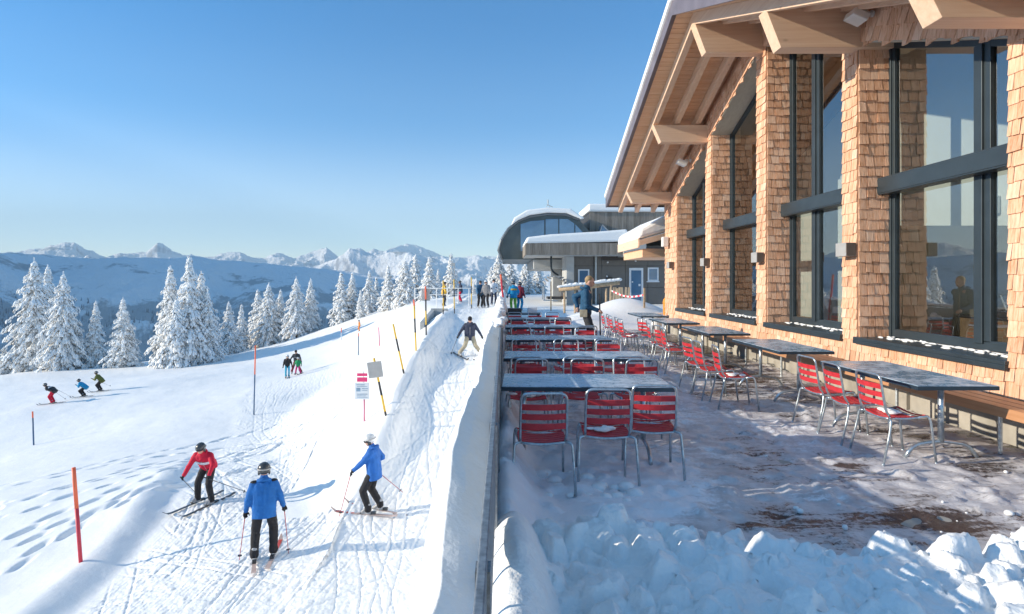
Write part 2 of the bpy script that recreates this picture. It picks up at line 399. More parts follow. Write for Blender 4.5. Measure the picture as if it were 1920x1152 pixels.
# unseen massif added out of frame to the left, shaped to shade the valley
u = np.linspace(0, 1, 90); v = np.linspace(-1, 1, 60); U, V = np.meshgrid(u, v)
Yb = 450+1850*U; Xb = -2650+V*800
Zb = -330+((1100+160*sst(0, 700, Yb))+160*(fbm(Yb/500, Yb*0+2, 4)-.6))*np.exp(-(np.abs(V)/.42)**1.4)*np.clip(np.minimum(U*9, (1-U)*9), 0, 1)+120*(fbm(Xb/400, Yb/400, 5)-.5)
g = grid_mesh('shade_massif', Xb, Yb, Zb, M['mountain']); tag(g, kind='structure')
# ================================================================ lodge
XW, XG = 5.45, 5.93                    # shingled face, glass line
YN, YF, YR = 5.0, 19.8, 12.4           # near corner, far corner, ridge
SL = .38
def zr(y): return 7.15-SL*abs(y-YR)
OPEN = [(15.83, 18.45, 17.35), (12.63, 15.38, 13.65), (9.43, 12.17, 11.17), (6.33, 9.03, 7.28)]   # near y, far y, mullion y
def ztop(y): return zr(y)-.44
# shingle material: every shingle carries its own random value
t = NT('shingle'); co = t.co((1, 1, 1)); r = t.attr('rnd')
g1 = t.noise(t.co((28, 28, 2.2)), 1.6, 4, .6)
c = t.ramp(r, [(0, (.42,.19,.095)), (.3, (.66,.345,.195)), (.65, (.86,.53,.35)), (1, (.93,.71,.56))])
c = t.mix(.55, c, t.ramp(g1, [(.32, (.40,.19,.10)), (.48, (.80,.47,.31)), (.72, (.94,.70,.54))]), 'MIX')
c = t.mix(t.ramp(t.noise(t.co(), 1.1, 4), [(.45, (0,0,0)), (.75, (.35,)*3)]), c, (.40,.22,.12)); t.bsdf(c, .75, 0, t.bump(g1, .7, .012), .25); M['shingle'] = t.m
def wood(name, lo, hi, axis='y', rough=.55, knots=True):
    t = NT(name); st = {'x': (.6, 14, 14), 'y': (14, .6, 14), 'z': (14, 14, .6)}[axis]
    g = t.noise(t.co(st), 1.5, 5, .6, .4); c = t.ramp(g, [(.3, lo), (.7, hi)])
    if knots:
        vz = t.n('ShaderNodeTexVoronoi'); vz.inputs['Scale'].default_value = 1.0
        t.l(t.co(tuple(q*.22 if q > 1 else 1.5 for q in st)), vz.inputs['Vector'])
        k = t.ramp(vz.outputs['Distance'], [(.03, (1, 1, 1)), (.09, (0, 0, 0))]); c = t.mix(t.math('MULTIPLY', k, .6), c, tuple(q*.45 for q in lo))
    r = t.attr('rnd'); c = t.mix(.22, c, t.ramp(r, [(0, lo), (1, hi)]))
    t.bsdf(c, rough, 0, t.bump(g, .15, .003), .35); M[name] = t.m
wood('spruce', (.70,.46,.31), (.84,.63,.47), 'x'); wood('spruce_rafter', (.72,.48,.33), (.85,.64,.48), 'y')
wood('plank_y', (.72,.41,.23), (.88,.59,.38), 'x', .6); wood('bench_wood', (.42,.20,.095), (.56,.30,.16), 'y', .4)
wood('reveal_board', (.42,.37,.31), (.52,.47,.40), 'y', .6, False); wood('post_wood', (.62,.42,.25), (.75,.55,.36), 'z', .7)
simple('dark_metal', (.045,.062,.075), .38, .3, .1, 3, .03); simple('frame_metal', (.022,.03,.036), .35, .2, .1, 3, .02)
simple('fascia_metal', (.20,.17,.19), .45, .2, .15, 2, .05); simple('galvanised', (.46,.50,.53), .38, .75, .22, 30, .08)
simple('concrete', (.40,.38,.34), .85, 0, .18, 3, .35, .3, 30, .004); simple('white_paint', (.80,.80,.78), .5, 0, .05, 5, .03)
simple('interior_wall', (.82,.79,.72), .8, 0, .03, 2, .03); simple('interior_floor', (.28,.17,.10), .4, 0, .2, 4, .05); simple('wall_core', (.16,.09,.05), .9, 0, .1, 4, 0)
simple('lamp_grey', (.42,.41,.40), .5, .1, .06, 6, .03); simple('lamp_grey_shaded', (.16,.12,.10), .5, .2, .1, 6, .03)  # second tone is the grey lamp box with its shade painted in
t = NT('glass'); gl = t.n('ShaderNodeBsdfGlossy'); gl.inputs['Roughness'].default_value = .0; gl.inputs['Color'].default_value = (1, 1, 1, 1)
tr = t.n('ShaderNodeBsdfTransparent'); tr.inputs['Color'].default_value = (.70, .78, .80, 1); fr = t.n('ShaderNodeFresnel'); fr.inputs['IOR'].default_value = 2.6
wv = t.noise(t.co(), .9, 2); bm = t.bump(wv, .04, .02); t.l(bm, gl.inputs['Normal'])
mx = t.n('ShaderNodeMixShader'); t.l(t.math('ADD', fr.outputs[0], .05, True), mx.inputs[0]); t.l(tr.outputs[0], mx.inputs[1]); t.l(gl.outputs[0], mx.inputs[2]); t.l(mx.outputs[0], t.out.inputs[0]); M['glass'] = t.m

lodge = empty('lodge_building', (XW+2, YR, 0), 0, 'big gabled lodge clad in orange wooden shingles with tall dark framed windows beside the terrace', 'building')
def P(name, mb, mat, par=None, **k):
    "build in world coordinates, parent with inverse offset baked into the mesh"
    par = par or lodge; root = par
    off = Vector(root.location) if root.type == 'EMPTY' else Vector((0, 0, 0))
    if off.length: mb.v = [(a-off.x, b-off.y, c-off.z) for a, b, c in mb.v]
    return mb.build(name, mat, par, **k)
def SUB(name, mb, mat, par, root=None, **k):
    off = Vector((root or lodge).location); mb.v = [(a-off.x, b-off.y, c-off.z) for a, b, c in mb.v]
    return mb.build(name, mat, par, **k)
def shingles(mb, P0, U, N, segs, z0, z1, row=.165, Zd=Vector((0, 0, 1)), wmin=.08, wmax=.19):
    P0 = Vector(P0); U = Vector(U); N = Vector(N); z = z0
    while z < z1-1e-3:
        h = min(row, z1-z); zm = z+h*.5
        for (a, b) in segs(zm):
            u = a
            while u < b-.004:
                w = random.uniform(wmin, wmax)
                if b-u-w < wmin*.6: w = b-u
                th = random.uniform(.020, .036); zj = z-random.uniform(.004, .028); g = random.uniform(.002, .007)
                zt = min(z+h+.01, z1+.005)
                def pt(uu, zz, o): return P0+U*uu+Zd*zz+N*o
                tl = random.uniform(-.004, .004)
                vs = [pt(u+g, zj+tl, th), pt(u+w-g, zj-tl, th), pt(u+w-g, zt, .007), pt(u+g, zt, .007), pt(u+g, zj+tl, 0), pt(u+w-g, zj-tl, 0), pt(u+w-g, zt, 0), pt(u+g, zt, 0)]
                mb.add(vs, [(0, 1, 2, 3), (0, 4, 5, 1), (1, 5, 6, 2), (3, 7, 4, 0)], min(1, max(0, random.gauss(.5, .25))))
                u += w
        z += row
Z0 = .50; SILL = .86
def open_int(o, z):
    if z < SILL: return None
    a, b = o[0], o[1]; hw = (7.15-.44-z)/SL
    if hw <= 0: return None
    a, b = max(a, YR-hw), min(b, YR+hw)
    return (a, b) if b > a+.02 else None
def wall_segs(z):
    hw = (7.15-.30-z)/SL; lo, hi = max(YN, YR-hw), min(YF, YR+hw)
    if hi <= lo: return []
    segs = []; c = lo
    for o in sorted(OPEN):
        r_ = open_int(o, z)
        if r_:
            if r_[0] > c: segs.append((c, r_[0]))
            c = max(c, r_[1])
    if hi > c: segs.append((c, hi))
    return segs
mb = MB()
shingles(mb, (XW, 0, 0), (0, 1, 0), (-1, 0, 0), lambda z: [s for s in wall_segs(z)], Z0, 6.9)
# two slanted rows under the rafters, each side of the ridge
for sg, y0, y1 in ((1, YR, YF), (-1, YR, YN)):
    L = abs(y1-y0)*math.sqrt(1+SL*SL); U = Vector((0, sg, -SL)).normalized(); Zd = Vector((0, sg*SL, 1)).normalized()
    for base_off, rr_ in ((-.44, .22), (-.22, .22), (0, .22)):
        shingles(mb, (XW-.014, YR, 7.15+base_off), U, (-1, 0, 0), lambda z: [(0, L)], 0.0, .205, .205, Zd)
for o in OPEN:                          # reveals
    for yy, n in ((o[1], -1), (o[0], 1)):
        shingles(mb, (XW+.002, yy, 0), (1, 0, 0), (0, n, 0), lambda z: [(0, XG-XW-.002)], SILL+.02, min(ztop(yy), 6.7)-.02)
P('shingle_wall', mb, M['shingle'])
# wall core behind the shingles
mb = MB()
def gable_poly(y0, y1, zb, dz=0.0):
    ys = [y0]+([YR] if y0 < YR < y1 else [])+[y1]
    return [(y1, zb), (y0, zb)]+[(y, zr(y)+dz) for y in ys]
cur = YN
for o in sorted(OPEN):
    mb.prism([(cur, Z0), (o[0], Z0), (o[0], zr(o[0])+.2), (cur, zr(cur)+.2)] if cur >= YR or o[0] <= YR else [(cur, Z0), (o[0], Z0), (o[0], zr(o[0])+.2), (YR, zr(YR)+.2), (cur, zr(cur)+.2)], 'x', XW+.002, XG+.12)
    mb.prism([(o[0], Z0), (o[1], Z0), (o[1], SILL), (o[0], SILL)], 'x', XW+.002, XG+.12)
    mb.prism([(o[0], ztop(o[0])), (o[1], ztop(o[1])), (o[1], zr(o[1])+.2), (o[0], zr(o[0])+.2)], 'x', XW+.002, XG+.12)
    cur = o[1]
mb.prism([(cur, Z0), (YF, Z0), (YF, zr(YF)+.2), (cur, zr(cur)+.2)], 'x', XW+.002, XG+.12)
P('wall_core', mb, M['wall_core'])
# side walls (far and near), back wall, floor, ceiling stay plain but real
mb = MB(); mb.box(XW+.05, 15, YF-.2, YF-.004, 0, zr(YF)+.1); mb.box(XW+.05, 15, YN+.004, YN+.2, 0, zr(YN)+.1); mb.box(14.8, 15, YN+.2, YF-.2, 0, 4.2)
P('side_wall', mb, M['wall_core'])
mb = MB(); mb.box(8.9, 9.1, YN+.3, YF-.3, .05, 7.0); mb.box(XG+.1, 8.9, 9.2, 9.35, .05, 2.6); mb.box(XG+.1, 8.9, YN+.2, YN+.3, .05, 5.0)
P('interior_wall', mb, M['interior_wall'])
mb = MB(); mb.box(XG+.07, 14.8, YN+.2, YF-.2, 0, .12); P('interior_floor', mb, M['interior_floor'])
mb = MB(); mb.box(XW+.02, XW+.5, YN, YF, -.3, Z0-.01)
for k in range(6): mb.box(XW-.03, XW+.02, YN+.3+k*2.6, YN+.42+k*2.6, -.2, Z0-.02)
P('concrete_base', mb, M['concrete'])
# windows
for wi, (y0, y1, ym) in enumerate(OPEN):
    mb = MB(); fx0, fx1 = XG, XG+.09; fw = .11; ZT0, ZT1 = 3.05, 3.31
    y0i, y1i = y0+.012, y1-.012
    mb.box(fx0, fx1, y0i, y0i+fw, SILL+.02, ztop(y0)-.02); mb.box(fx0, fx1, y1i-fw, y1i, SILL+.02, ztop(y1)-.02)
    mb.box(fx0-.02, fx0, y1i-.05, y1i, SILL+.02, ztop(y1)-.02)
    mb.box(fx0, fx1, ym-.13, ym+.13, SILL+.02+.1, ztop(ym)-.09); mb.box(fx0-.025, fx0, ym-.03, ym+.10, SILL+.1, ztop(ym)-.09)
    mb.box(fx0, fx1, y0i+fw, y1i-fw, SILL+.02, SILL+.14)
    mb.prism([(y0i+fw, ztop(y0i+fw)-.12), (y1i-fw, ztop(y1i-fw)-.12), (y1i-fw, ztop(y1i-fw)-.01), (y0i+fw, ztop(y0i+fw)-.01)] , 'x', fx0+.002, fx1-.002)
    win = SUB('window', mb, M['frame_metal'] if False else M['dark_metal'], lodge, bevel=.006)
    yr_in = [y for y in (YR,) if y0 < y < y1]
    for a, b in ((y0i+fw-.01, ym-.12), (ym+.12, y1i-fw+.01)):
        for zb, up in ((SILL+.12, False), (ZT1-.02, True)):
            if not up: poly = [(a, zb), (b, zb), (b, ZT0+.02), (a, ZT0+.02)]
            else: poly = [(a, zb), (b, zb), (b, ztop(b)-.08), (a, ztop(a)-.08)]
            g_ = MB(); g_.add([(fx0+.04, q[0], q[1]) for q in poly], [(3, 2, 1, 0)]); SUB('glass_pane', g_, M['glass'], win)
    mb = MB(); mb.box(XG-.19, XG+.02, y0+.015, y1+.06 if False else y1-.004, ZT0, ZT1); mb.box(XG-.20, XG-.185, y0+.015, y1-.004, ZT0+.02, ZT1-.02)
    SUB('transom', mb, M['dark_metal'], win, bevel=.008)
    mb = MB(); mb.box(XW-.07, XG+.005, y0-.03, y1+.02, SILL-.03, SILL+.015); mb.box(XW-.075, XW-.035, y0-.03, y1+.02, SILL-.085, SILL-.03)
    SUB('sill', mb, M['dark_metal'], win, bevel=.005)
    mb = MB(); mb.sphere((XG-.03, (y0+y1)/2, SILL+.014), (.04, (y1-y0)/2-.05, .006), 6, 4)
    for k in range(60):
        a = random.uniform(y0+.05, y1-.1); x = XG-.03-abs(random.gauss(0, .13))
        if x < XW-.05: continue
        mb.sphere((x, a, SILL+.018), (random.uniform(.01, .04), random.uniform(.02, .09), random.uniform(.006, .022)), 6, 4)
    SUB('snow_dusting', mb, M['snow'], win, smooth=True)
    mb = MB(); lo_, hi_ = (y0, y1)
    mb.prism([(lo_+.01, ztop(lo_)-.035), (hi_-.01, ztop(hi_)-.035), (hi_-.01, ztop(hi_)-.004), (lo_+.01, ztop(lo_)-.004)], 'x', XW-.01, XG)
    SUB('lintel_board', mb, M['reveal_board'], win)
# purlins
DEP = {0: .36, 1: .46, 2: .64, 3: .59, 4: .36}
for k, y in enumerate((19.1, 15.75, 12.4, 9.05, 5.7)):
    z = zr(y)-.003; d = DEP[k]; mb = MB()
    mb.prism([(3.98, z), (3.98+.2*d/.5*.55+.10, z-d), (6.3, z-d), (6.3, z)], 'y', y-.13, y+.13); P('purlin', mb, M['spruce'], bevel=.006)
# rafters with planks between
EY = 8.05
def slope_bar(x0, x1, zb, zt, d0=0.0, d1=EY):
    for sg in (1, -1):
        a, b = YR+sg*d0, YR+sg*d1
        yield [(a, zr(a)+zb), (b, zr(b)+zb), (b, zr(b)+zt), (a, zr(a)+zt)]
for x in (4.06, 4.62, 5.18):
    mb = MB(); mb2 = slope_bar(0, 0, .0, .24)
    for poly in mb2: mb.prism(poly, 'x', x-.07, x+.07)
    P('rafter', mb, M['spruce_rafter'], bevel=.005)
roof = MB()
n = 58
for sg in (1, -1):                       # soffit planks run across the slope
    for k in range(n):
        a = EY*k/n; b = EY*(k+1)/n-.012; ya, yb = YR+sg*a, YR+sg*b
        roof.prism([(ya, zr(ya)+.243), (yb, zr(yb)+.243), (yb, zr(yb)+.27), (ya, zr(ya)+.27)], 'x', 3.62, 6.2)
roof_o = P('roof', roof, M['plank_y'])
mb = MB()
for poly in slope_bar(0, 0, .275, .50): mb.prism(poly, 'x', 3.60, 15.4)
SUB('roof_deck', mb, M['wall_core'], roof_o)
mb = MB()
for poly in slope_bar(0, 0, .19, .53, 0, EY+.02): mb.prism(poly, 'x', 3.55, 3.60)
for sg in (1, -1):
    y = YR+sg*(EY+.02); mb.box(3.55, 15.4, min(y, y+sg*.04), max(y, y+sg*.04), zr(y)+.20, zr(y)+.53)
for poly in slope_bar(0, 0, .24, .30, 0, EY+.01): mb.prism(poly, 'x', 3.605, 3.66)
SUB('fascia', mb, M['fascia_metal'], roof_o)
mb = MB()
for poly in slope_bar(0, 0, .50, .68, 0, EY+.05): mb.prism(poly, 'x', 3.50, 15.5)
o = SUB('roof_snow', mb, M['snow'], roof_o, bevel=.05)
# end board closing eaves planks beneath rafters
# wall lamps and flood lights
def wall_lamp(y, z, label):
    e = empty('wall_lamp', (XW-.025, y, z), 0, label, 'wall lamp', 'box lamps on the shingled piers')
    mb = MB(); mb.box(-.16, 0, -.02, .26, -.105, .105); mb.build('lamp_body', M['lamp_grey'], e, bevel=.006)
    mb = MB(); mb.box(-.155, -.01, -.035, -.02, -.10, .10); mb.build('shaded_side', M['lamp_grey_shaded'], e, bevel=.003)  # thin dark sheet on the camera side, shade of the box put into colour
    return e
for (y, txt) in ((9.06, 'box wall lamp on the shingled pier left of the nearest window'), (12.25, 'box wall lamp on the second shingled pier, beyond the second nearest window'),
                 (15.5, 'box wall lamp on the third shingled pier from the camera'), (18.75, 'farthest box wall lamp, on the corner pier near the drift')):
    wall_lamp(y, 2.22, txt)
def flood(loc, s, label):
    e = empty('flood_light', loc, 0, label, 'floodlight', 'white floodlights under the roof overhang')
    mb = MB(); mb.tube([(0, 0, 0), (-.03, 0, 0)], .05*s, 12); mb.tube(arc_path([(-.03, 0, 0), (-.12*s, 0, 0), (-.16*s, 0, -.03*s)], .03), .018*s, 8); mb.build('bracket', M['white_paint'], e, smooth=False)
    mb = MB(); Mx = Matrix.Rotation(R(24), 3, 'Y'); mb.obox((-.25*s, -.02, -.06*s), (.24*s, .26*s, .11*s), Mx); mb.sphere((-.13*s, -.02, -.02*s), .065*s, 10, 6); mb.build('lamp_head', M['white_paint'], e, bevel=.015)
    return e
flood((XW-.03, 8.62, 5.66), 1.0, 'white floodlight above the nearest window'); flood((XW-.03, 17.0, 5.20), 1.1, 'white floodlight above the farthest window')
sp = empty('loudspeaker', (XW-.03, 19.3, 3.0), 0, 'small white loudspeaker on the far corner pier of the lodge', 'loudspeaker')
mb = MB(); mb.box(-.22, -.04, -.12, .12, -.16, .16); mb.build('cabinet', M['white_paint'], sp, bevel=.02); mb = MB(); mb.box(-.04, 0, -.03, .03, -.03, .03); mb.build('bracket', M['frame_metal'], sp)
# interior pieces that show through the glass
simple('inner_dark', (.05,.04,.035), .5, 0, .1, 5, 0)
def counter(x, y, sx, sy, h, label):
    e = empty('counter', (x, y, .12), 0, label, 'counter')
    mb = MB(); mb.box(-sx/2, sx/2, -sy/2, sy/2, 0, h-.04); mb.build('cabinet', M['interior_floor'], e, bevel=.01)
    mb = MB(); mb.box(-sx/2-.03, sx/2+.03, -sy/2-.03, sy/2+.03, h-.038, h); mb.build('counter_top', M['inner_dark'], e, bevel=.008)
counter(7.3, 8.5, .7, .9, 1.1, 'wooden counter with a till inside the nearest window')
e = empty('cash_register', (7.3, 8.4, 1.22), 0, 'grey till with a tilted screen on the counter inside the nearest window', 'till')
mb = MB(); mb.box(-.14, .14, -.12, .12, 0, .1); mb.build('till_base', M['inner_dark'], e, bevel=.01); mb = MB(); mb.obox((0, 0, .2), (.3, .03, .24), Matrix.Rotation(R(-25), 3, 'X')); mb.build('screen', M['lamp_grey'], e, bevel=.005)
def inner_table(x, y, lab):
    e = empty('dining_table', (x, y, .12), 0, lab, 'table', 'dining tables inside the lodge')
    mb = MB(); mb.box(-.4, .4, -.7, .7, .70, .74); mb.build('tabletop', M['bench_wood'], e, bevel=.01)
    for a in (-.33, .33):
        for b in (-.6, .6): mb = MB(); mb.box(a-.03, a+.03, b-.03, b+.03, 0, .698); mb.build('leg', M['inner_dark'], e)
for (x, y, l) in ((6.9, 7.1, 'wooden dining table seen through the nearest window'), (6.9, 10.9, 'wooden dining table seen through the second nearest window'), (6.9, 14.2, 'wooden dining table seen through the third window from the camera')): inner_table(x, y, l)
for i, (y, z) in enumerate(((6.9, 3.2), (8.2, 2.9), (10.6, 3.1))):
    e = empty('inner_wall_lamp', (8.88, y, z), 0, ['cream box lamp on the white inner wall at the right of the nearest window', 'cream box lamp on the white inner wall at the left of the nearest window', 'cream box lamp on the inner wall behind the second nearest window'][i], 'wall lamp', 'lamps on the inner wall')
    mb = MB(); mb.box(-.12, 0, -.1, .1, -.16, .16); mb.build('lamp_body', M['white_paint'], e, bevel=.01)
# low wooden porch roof at the far corner
porch = empty('porch_roof', (6, 22, 0), 0, 'low timber porch roof under thick snow at the far corner of the lodge', 'porch')
mb = MB(); mb.prism([(4.75, 2.95), (7.6, 3.75), (7.6, 3.95), (4.75, 3.15)], 'y', 20.6, 24.2); P('deck', mb, M['spruce'], porch)
mb = MB(); mb.prism([(4.7, 2.88), (4.75, 2.88), (4.75, 3.2), (4.7, 3.2)], 'y', 20.55, 24.25); mb.prism([(4.72, 2.94), (7.6, 3.72), (7.6, 3.92), (4.72, 3.14)], 'y', 20.5, 20.57); P('edge_board', mb, M['spruce_rafter'], porch)
mb = MB(); mb.prism([(4.68, 3.16), (7.6, 3.97), (7.6, 4.5), (5.6, 4.0), (4.74, 3.52)], 'y', 20.5, 24.3); P('roof_snow', mb, M['snow'], porch, bevel=.12)
mb = MB(); mb.box(4.9, 7.4, 20.75, 24.0, 2.55, 2.85); P('beam', mb, M['plank_y'], porch)
mb = MB(); mb.box(5.95, 6.15, 20.9, 21.1, 0, 2.55); P('post', mb, M['plank_y'], porch)
# bench along the wall
bench = empty('wall_bench', (XW-.3, 11, 0), 0, 'long varnished wooden bench fixed along the lodge wall', 'bench')
mb = MB()
for k in range(3): mb.box(XW-.55+k*.155, XW-.41+k*.155, 5.1, 18.9, .46, .495)
P('seat', mb, M['bench_wood'], bench, bevel=.006)
mb = MB(); mb.box(XW-.575, XW-.553, 5.1, 18.9, .40, .50); P('front_board', mb, M['bench_wood'], bench, bevel=.004)
for k in range(9):
    y = 5.9+k*1.55; mb = MB(); mb.box(XW-.5, XW+.0, y-.02, y+.02, .42, .458); mb.prism([(XW-.5, .42), (XW+.01, .42), (XW+.01, .08)], 'y', y-.012, y+.012) if False else mb.tube([(XW-.46, y, .42), (XW-.46, y, .0)], .02, 6); P('bracket', mb, M['galvanised'], bench)
# --- terrace slab with the retaining wall under the railing
mb = MB(); mb.box(-.36, XW+.02, -3, 19.5, -4.6, -.035); o = mb.build('terrace', M['concrete']); tag(o, kind='structure')
# slush on the terrace
t = NT('terrace_slush'); co = t.co(); s_ = t.attr('snow')
st = t.noise(t.co((1.0, 4.2, 1), rot=(0, 0, R(12))), 1.9, 7, .66, .8); fi = t.noise(co, 26, 5, .7)
k = t.math('ADD', s_, t.math('MULTIPLY', t.math('SUBTRACT', fi, .5), .55)); k = t.math('ADD', k, t.math('MULTIPLY', t.math('SUBTRACT', st, .5), .9))
brown = t.ramp(fi, [(.3, (.035,.026,.026)), (.7, (.10,.078,.072))])
ice = t.ramp(t.noise(co, 5, 4, .6), [(.3, (.44,.42,.43)), (.7, (.72,.70,.71))])
c = t.mix(t.ramp(k, [(.28, (0,0,0)), (.44, (1,1,1))]), brown, ice); c = t.mix(t.ramp(k, [(.60, (0,0,0)), (.80, (1,1,1))]), c, (.86,.885,.92))
rg = t.ramp(k, [(.3, (.22,)*3), (.5, (.5,)*3), (.8, (.65,)*3)])
nr = t.bump(fi, .5, .02, t.bump(st, .5, .04)); t.bsdf(c, rg, 0, nr, .4); M['terrace_slush'] = t.m
ys = np.concatenate([np.arange(1.2, 9, .028), np.geomspace(9, 21.5, 260)]); xs = np.arange(-.06, XW+.0, .030)
Xs, Ys = np.meshgrid(xs, ys)
sn = .60+.95*(fbm(Xs*.9+2, Ys*.75+5, 4)-.5)+.38*sst(2.2, .2, Xs)*sst(10, 5, Ys)+.30*sst(12, 17, Ys)*sst(3.6, 2.6, Xs)-.22*sst(3.0, 4.6, Xs)*sst(5.2, 6.5, Ys)
sn = sn-.26*np.exp(-((Ys-4.25+.12*np.sin(Xs*1.7))/.22)**2)*sst(.7, 1.5, Xs)
snc = np.clip(sn, 0, 1.2)
Zs = -.02+.05*np.clip(snc-.3, 0, 1)+.035*(fbm(Xs*6, Ys*4, 4)-.5)*(.3+snc)+.05*sst(17.5, 21, Ys)
Zs += .42*np.exp(-((Xs-.02)/.16)**2)*sst(1, 2, Ys)*(.45+.5*fbm(Ys*1.6, Ys*0+3, 3))*sst(14, 8, Ys)
for k in range(420):
    x = random.uniform(.3, 4.9); y = random.uniform(4.0, 12.5); a_ = random.uniform(0, 6.28); m = (np.abs(Xs-x) < .35) & (np.abs(Ys-y) < .35)
    if m.any():
        u_ = (Xs[m]-x)*math.cos(a_)+(Ys[m]-y)*math.sin(a_); v_ = -(Xs[m]-x)*math.sin(a_)+(Ys[m]-y)*math.cos(a_); q_ = (u_/.15)**2+(v_/.06)**2
        Zs[m] += -.022*np.exp(-q_**2)+.008*np.exp(-q_*.3)
Zs += .03*np.maximum(fbm(Xs*8+3, Ys*7, 4, .6)-.55, 0)*4*(snc > .45)
Zs += (fbm(Xs*4.5+7, Ys*4.5, 3)-.45)*.22*np.exp(-((Ys-5.05)/.35)**2)*sst(1.6, .3, Xs)
Zs += sst(20.2, 21.5, Ys)*-.25
snc = np.maximum(snc, 1.1*np.exp(-((Xs-.02)/.2)**2))
g = grid_mesh('terrace_slush', Xs, Ys, Zs, M['terrace_slush'], attrs={'snow': snc}); tag(g, kind='structure')
# shovelled pile in the foreground: rounded blocks grown into a height field
ys = np.arange(1.0, 4.15, .0125); xs = np.arange(-.05, 5.4, .0145); Xp, Yp = np.meshgrid(xs, ys)
edge = 3.60+.10*np.sin(Xp*2.1+.5)+.18*(fbm(Xp*2.2, Xp*0+4, 3)-.5)-.10*sst(3, 5, Xp)
B = .32*sst(0, -.34, Yp-edge)-.06; B = B+.08*(fbm(Xp*1.3, Yp*1.3, 3)-.5)*sst(0, -.3, Yp-edge)
B = B+.05*sst(1.6, 3.4, Xp)*sst(3.3, 2.2, Yp)
H = B.copy(); Zp = H
lumps = [(.62,3.35,.115,.17),(.50,3.25,.12,.12),(.78,3.15,.13,.10),(.66,3.42,.07,.17),(.42,2.72,.09,.10),(.98,3.28,.10,.10),(1.3,3.38,.12,.11),(.28,3.3,.10,.1),(1.25,2.5,.12,.13),(2.9,2.55,.16,.16),(2.45,3.2,.12,.12),(3.05,3.3,.11,.12),(1.62,3.3,.1,.1),(1.1,2.95,.10,.07)]
for k in range(900):
    r_ = random.choice([.02, .025, .03, .04, .055, .07, .10]); x = random.uniform(.15, 5.2); y = random.uniform(1.8, 3.75); lumps.append((x, y, r_, r_*random.uniform(.5, 1.1)))
for k in range(260):
    x = random.uniform(.2, 5.2); y = 3.46+random.gauss(0, .14); r_ = random.uniform(.02, .10); lumps.append((x, y, r_, r_*random.uniform(.8, 1.3)))
for (x, y, r_, h_) in lumps:
    m = (np.abs(Xp-x) < r_*1.7) & (np.abs(Yp-y) < r_*1.7)
    if not m.any(): continue
    e_ = np.interp(x, xs, edge[0]); 
    if y > e_+.02: h_ *= .8
    an = random.uniform(0, 3.14); dx = Xp[m]-x; dy = Yp[m]-y; asp = random.uniform(.75, 1.3)
    u_ = (dx*math.cos(an)+dy*math.sin(an))*asp; v_ = (-dx*math.sin(an)+dy*math.cos(an))/asp
    if random.random() < .6:            # broken, flat faced chunk
        f_ = np.full(u_.shape, -9.0)
        for q in range(6): aa = q*1.047+random.uniform(-.4, .4); f_ = np.maximum(f_, (u_*math.cos(aa)+v_*math.sin(aa))/(r_*random.uniform(.75, 1.15)))
        f_ = f_+.25*(fbm(Xp[m]*16+x*9, Yp[m]*16, 3)-.5)
        iy = min(len(ys)-1, max(0, int((y-1.0)/.0125))); ix = min(len(xs)-1, max(0, int((x+.05)/.0145)))
        dome = B[iy, ix]+h_-(h_+.06)*1.5*np.maximum(f_-.55, 0)+(u_*random.uniform(-.5, .5)+v_*random.uniform(-.5, .5))+.012*(fbm(Xp[m]*40, Yp[m]*40, 2)-.5)
        Zp[m] = np.maximum(Zp[m], dome); continue
    rad = np.abs(u_/r_)**2.6+np.abs(v_/r_)**2.6+.9*(fbm(Xp[m]*13+x*9, Yp[m]*13, 3)-.5)
    iy = min(len(ys)-1, max(0, int((y-1.0)/.0125))); ix = min(len(xs)-1, max(0, int((x+.05)/.0145)))
    top = B[iy, ix]+h_
    dome = top-(h_+.06)*np.clip(rad, 0, 4)**1.5 + .5*(B[m]-B[iy, ix])
    Zp[m] = np.maximum(Zp[m], dome)
Zp = Zp+.04*(fbm(Xp*9, Yp*9, 5, .6)-.5)*sst(.05, -.1, Yp-edge)+.012*(fbm(Xp*34, Yp*34, 3, .6, True)-.5)
Zp = Zp-.17*np.exp(-(((Xp-1.32)/.07)**2+((Yp-2.85)/.075)**2)**2)
# drift against the railing, rounder and taller
dr = .28*np.exp(-((Xp-.02)/.22)**2)*sst(4.1, 3.2, Yp)+.16*np.exp(-((Xp-.12)/.22)**2-((Yp-2.75)/.6)**2)+.05*(fbm(Xp*5, Yp*3, 4)-.5)
Zp = np.maximum(Zp, -.05+dr*1.15+.12*sst(.5, .1, Xp))
for a_ in (Zp,): a_[:] = np.where(Yp > edge+.42, -.08, a_)
g = grid_mesh('snow_pile', Xp, Yp, Zp, M['snow_pile']); tag(g, kind='structure')
mb = MB()
for k in range(40):
    x = random.uniform(.2, 5.3); y = random.choice([random.uniform(3.7, 5.4), 3.85+abs(random.gauss(0, .5)), random.uniform(4, 9)]); r_ = random.choice([.006, .008, .012, .018, .025])
    if x > 4.9: continue
    mb.sphere((x, y, .0+r_*.3), (r_*random.uniform(.8, 1.4), r_*random.uniform(.8, 1.4), r_*.8), 7, 5)
for k in range(30):
    x = random.uniform(.1, 1.1); y = random.uniform(4.6, 5.3); r_ = random.uniform(.02, .06); mb.sphere((x, y, r_*.4), (r_*1.3, r_, r_*.8), 8, 5)
o = mb.build('snow_crumbs', M['snow'], smooth=True); tag(o, kind='stuff')
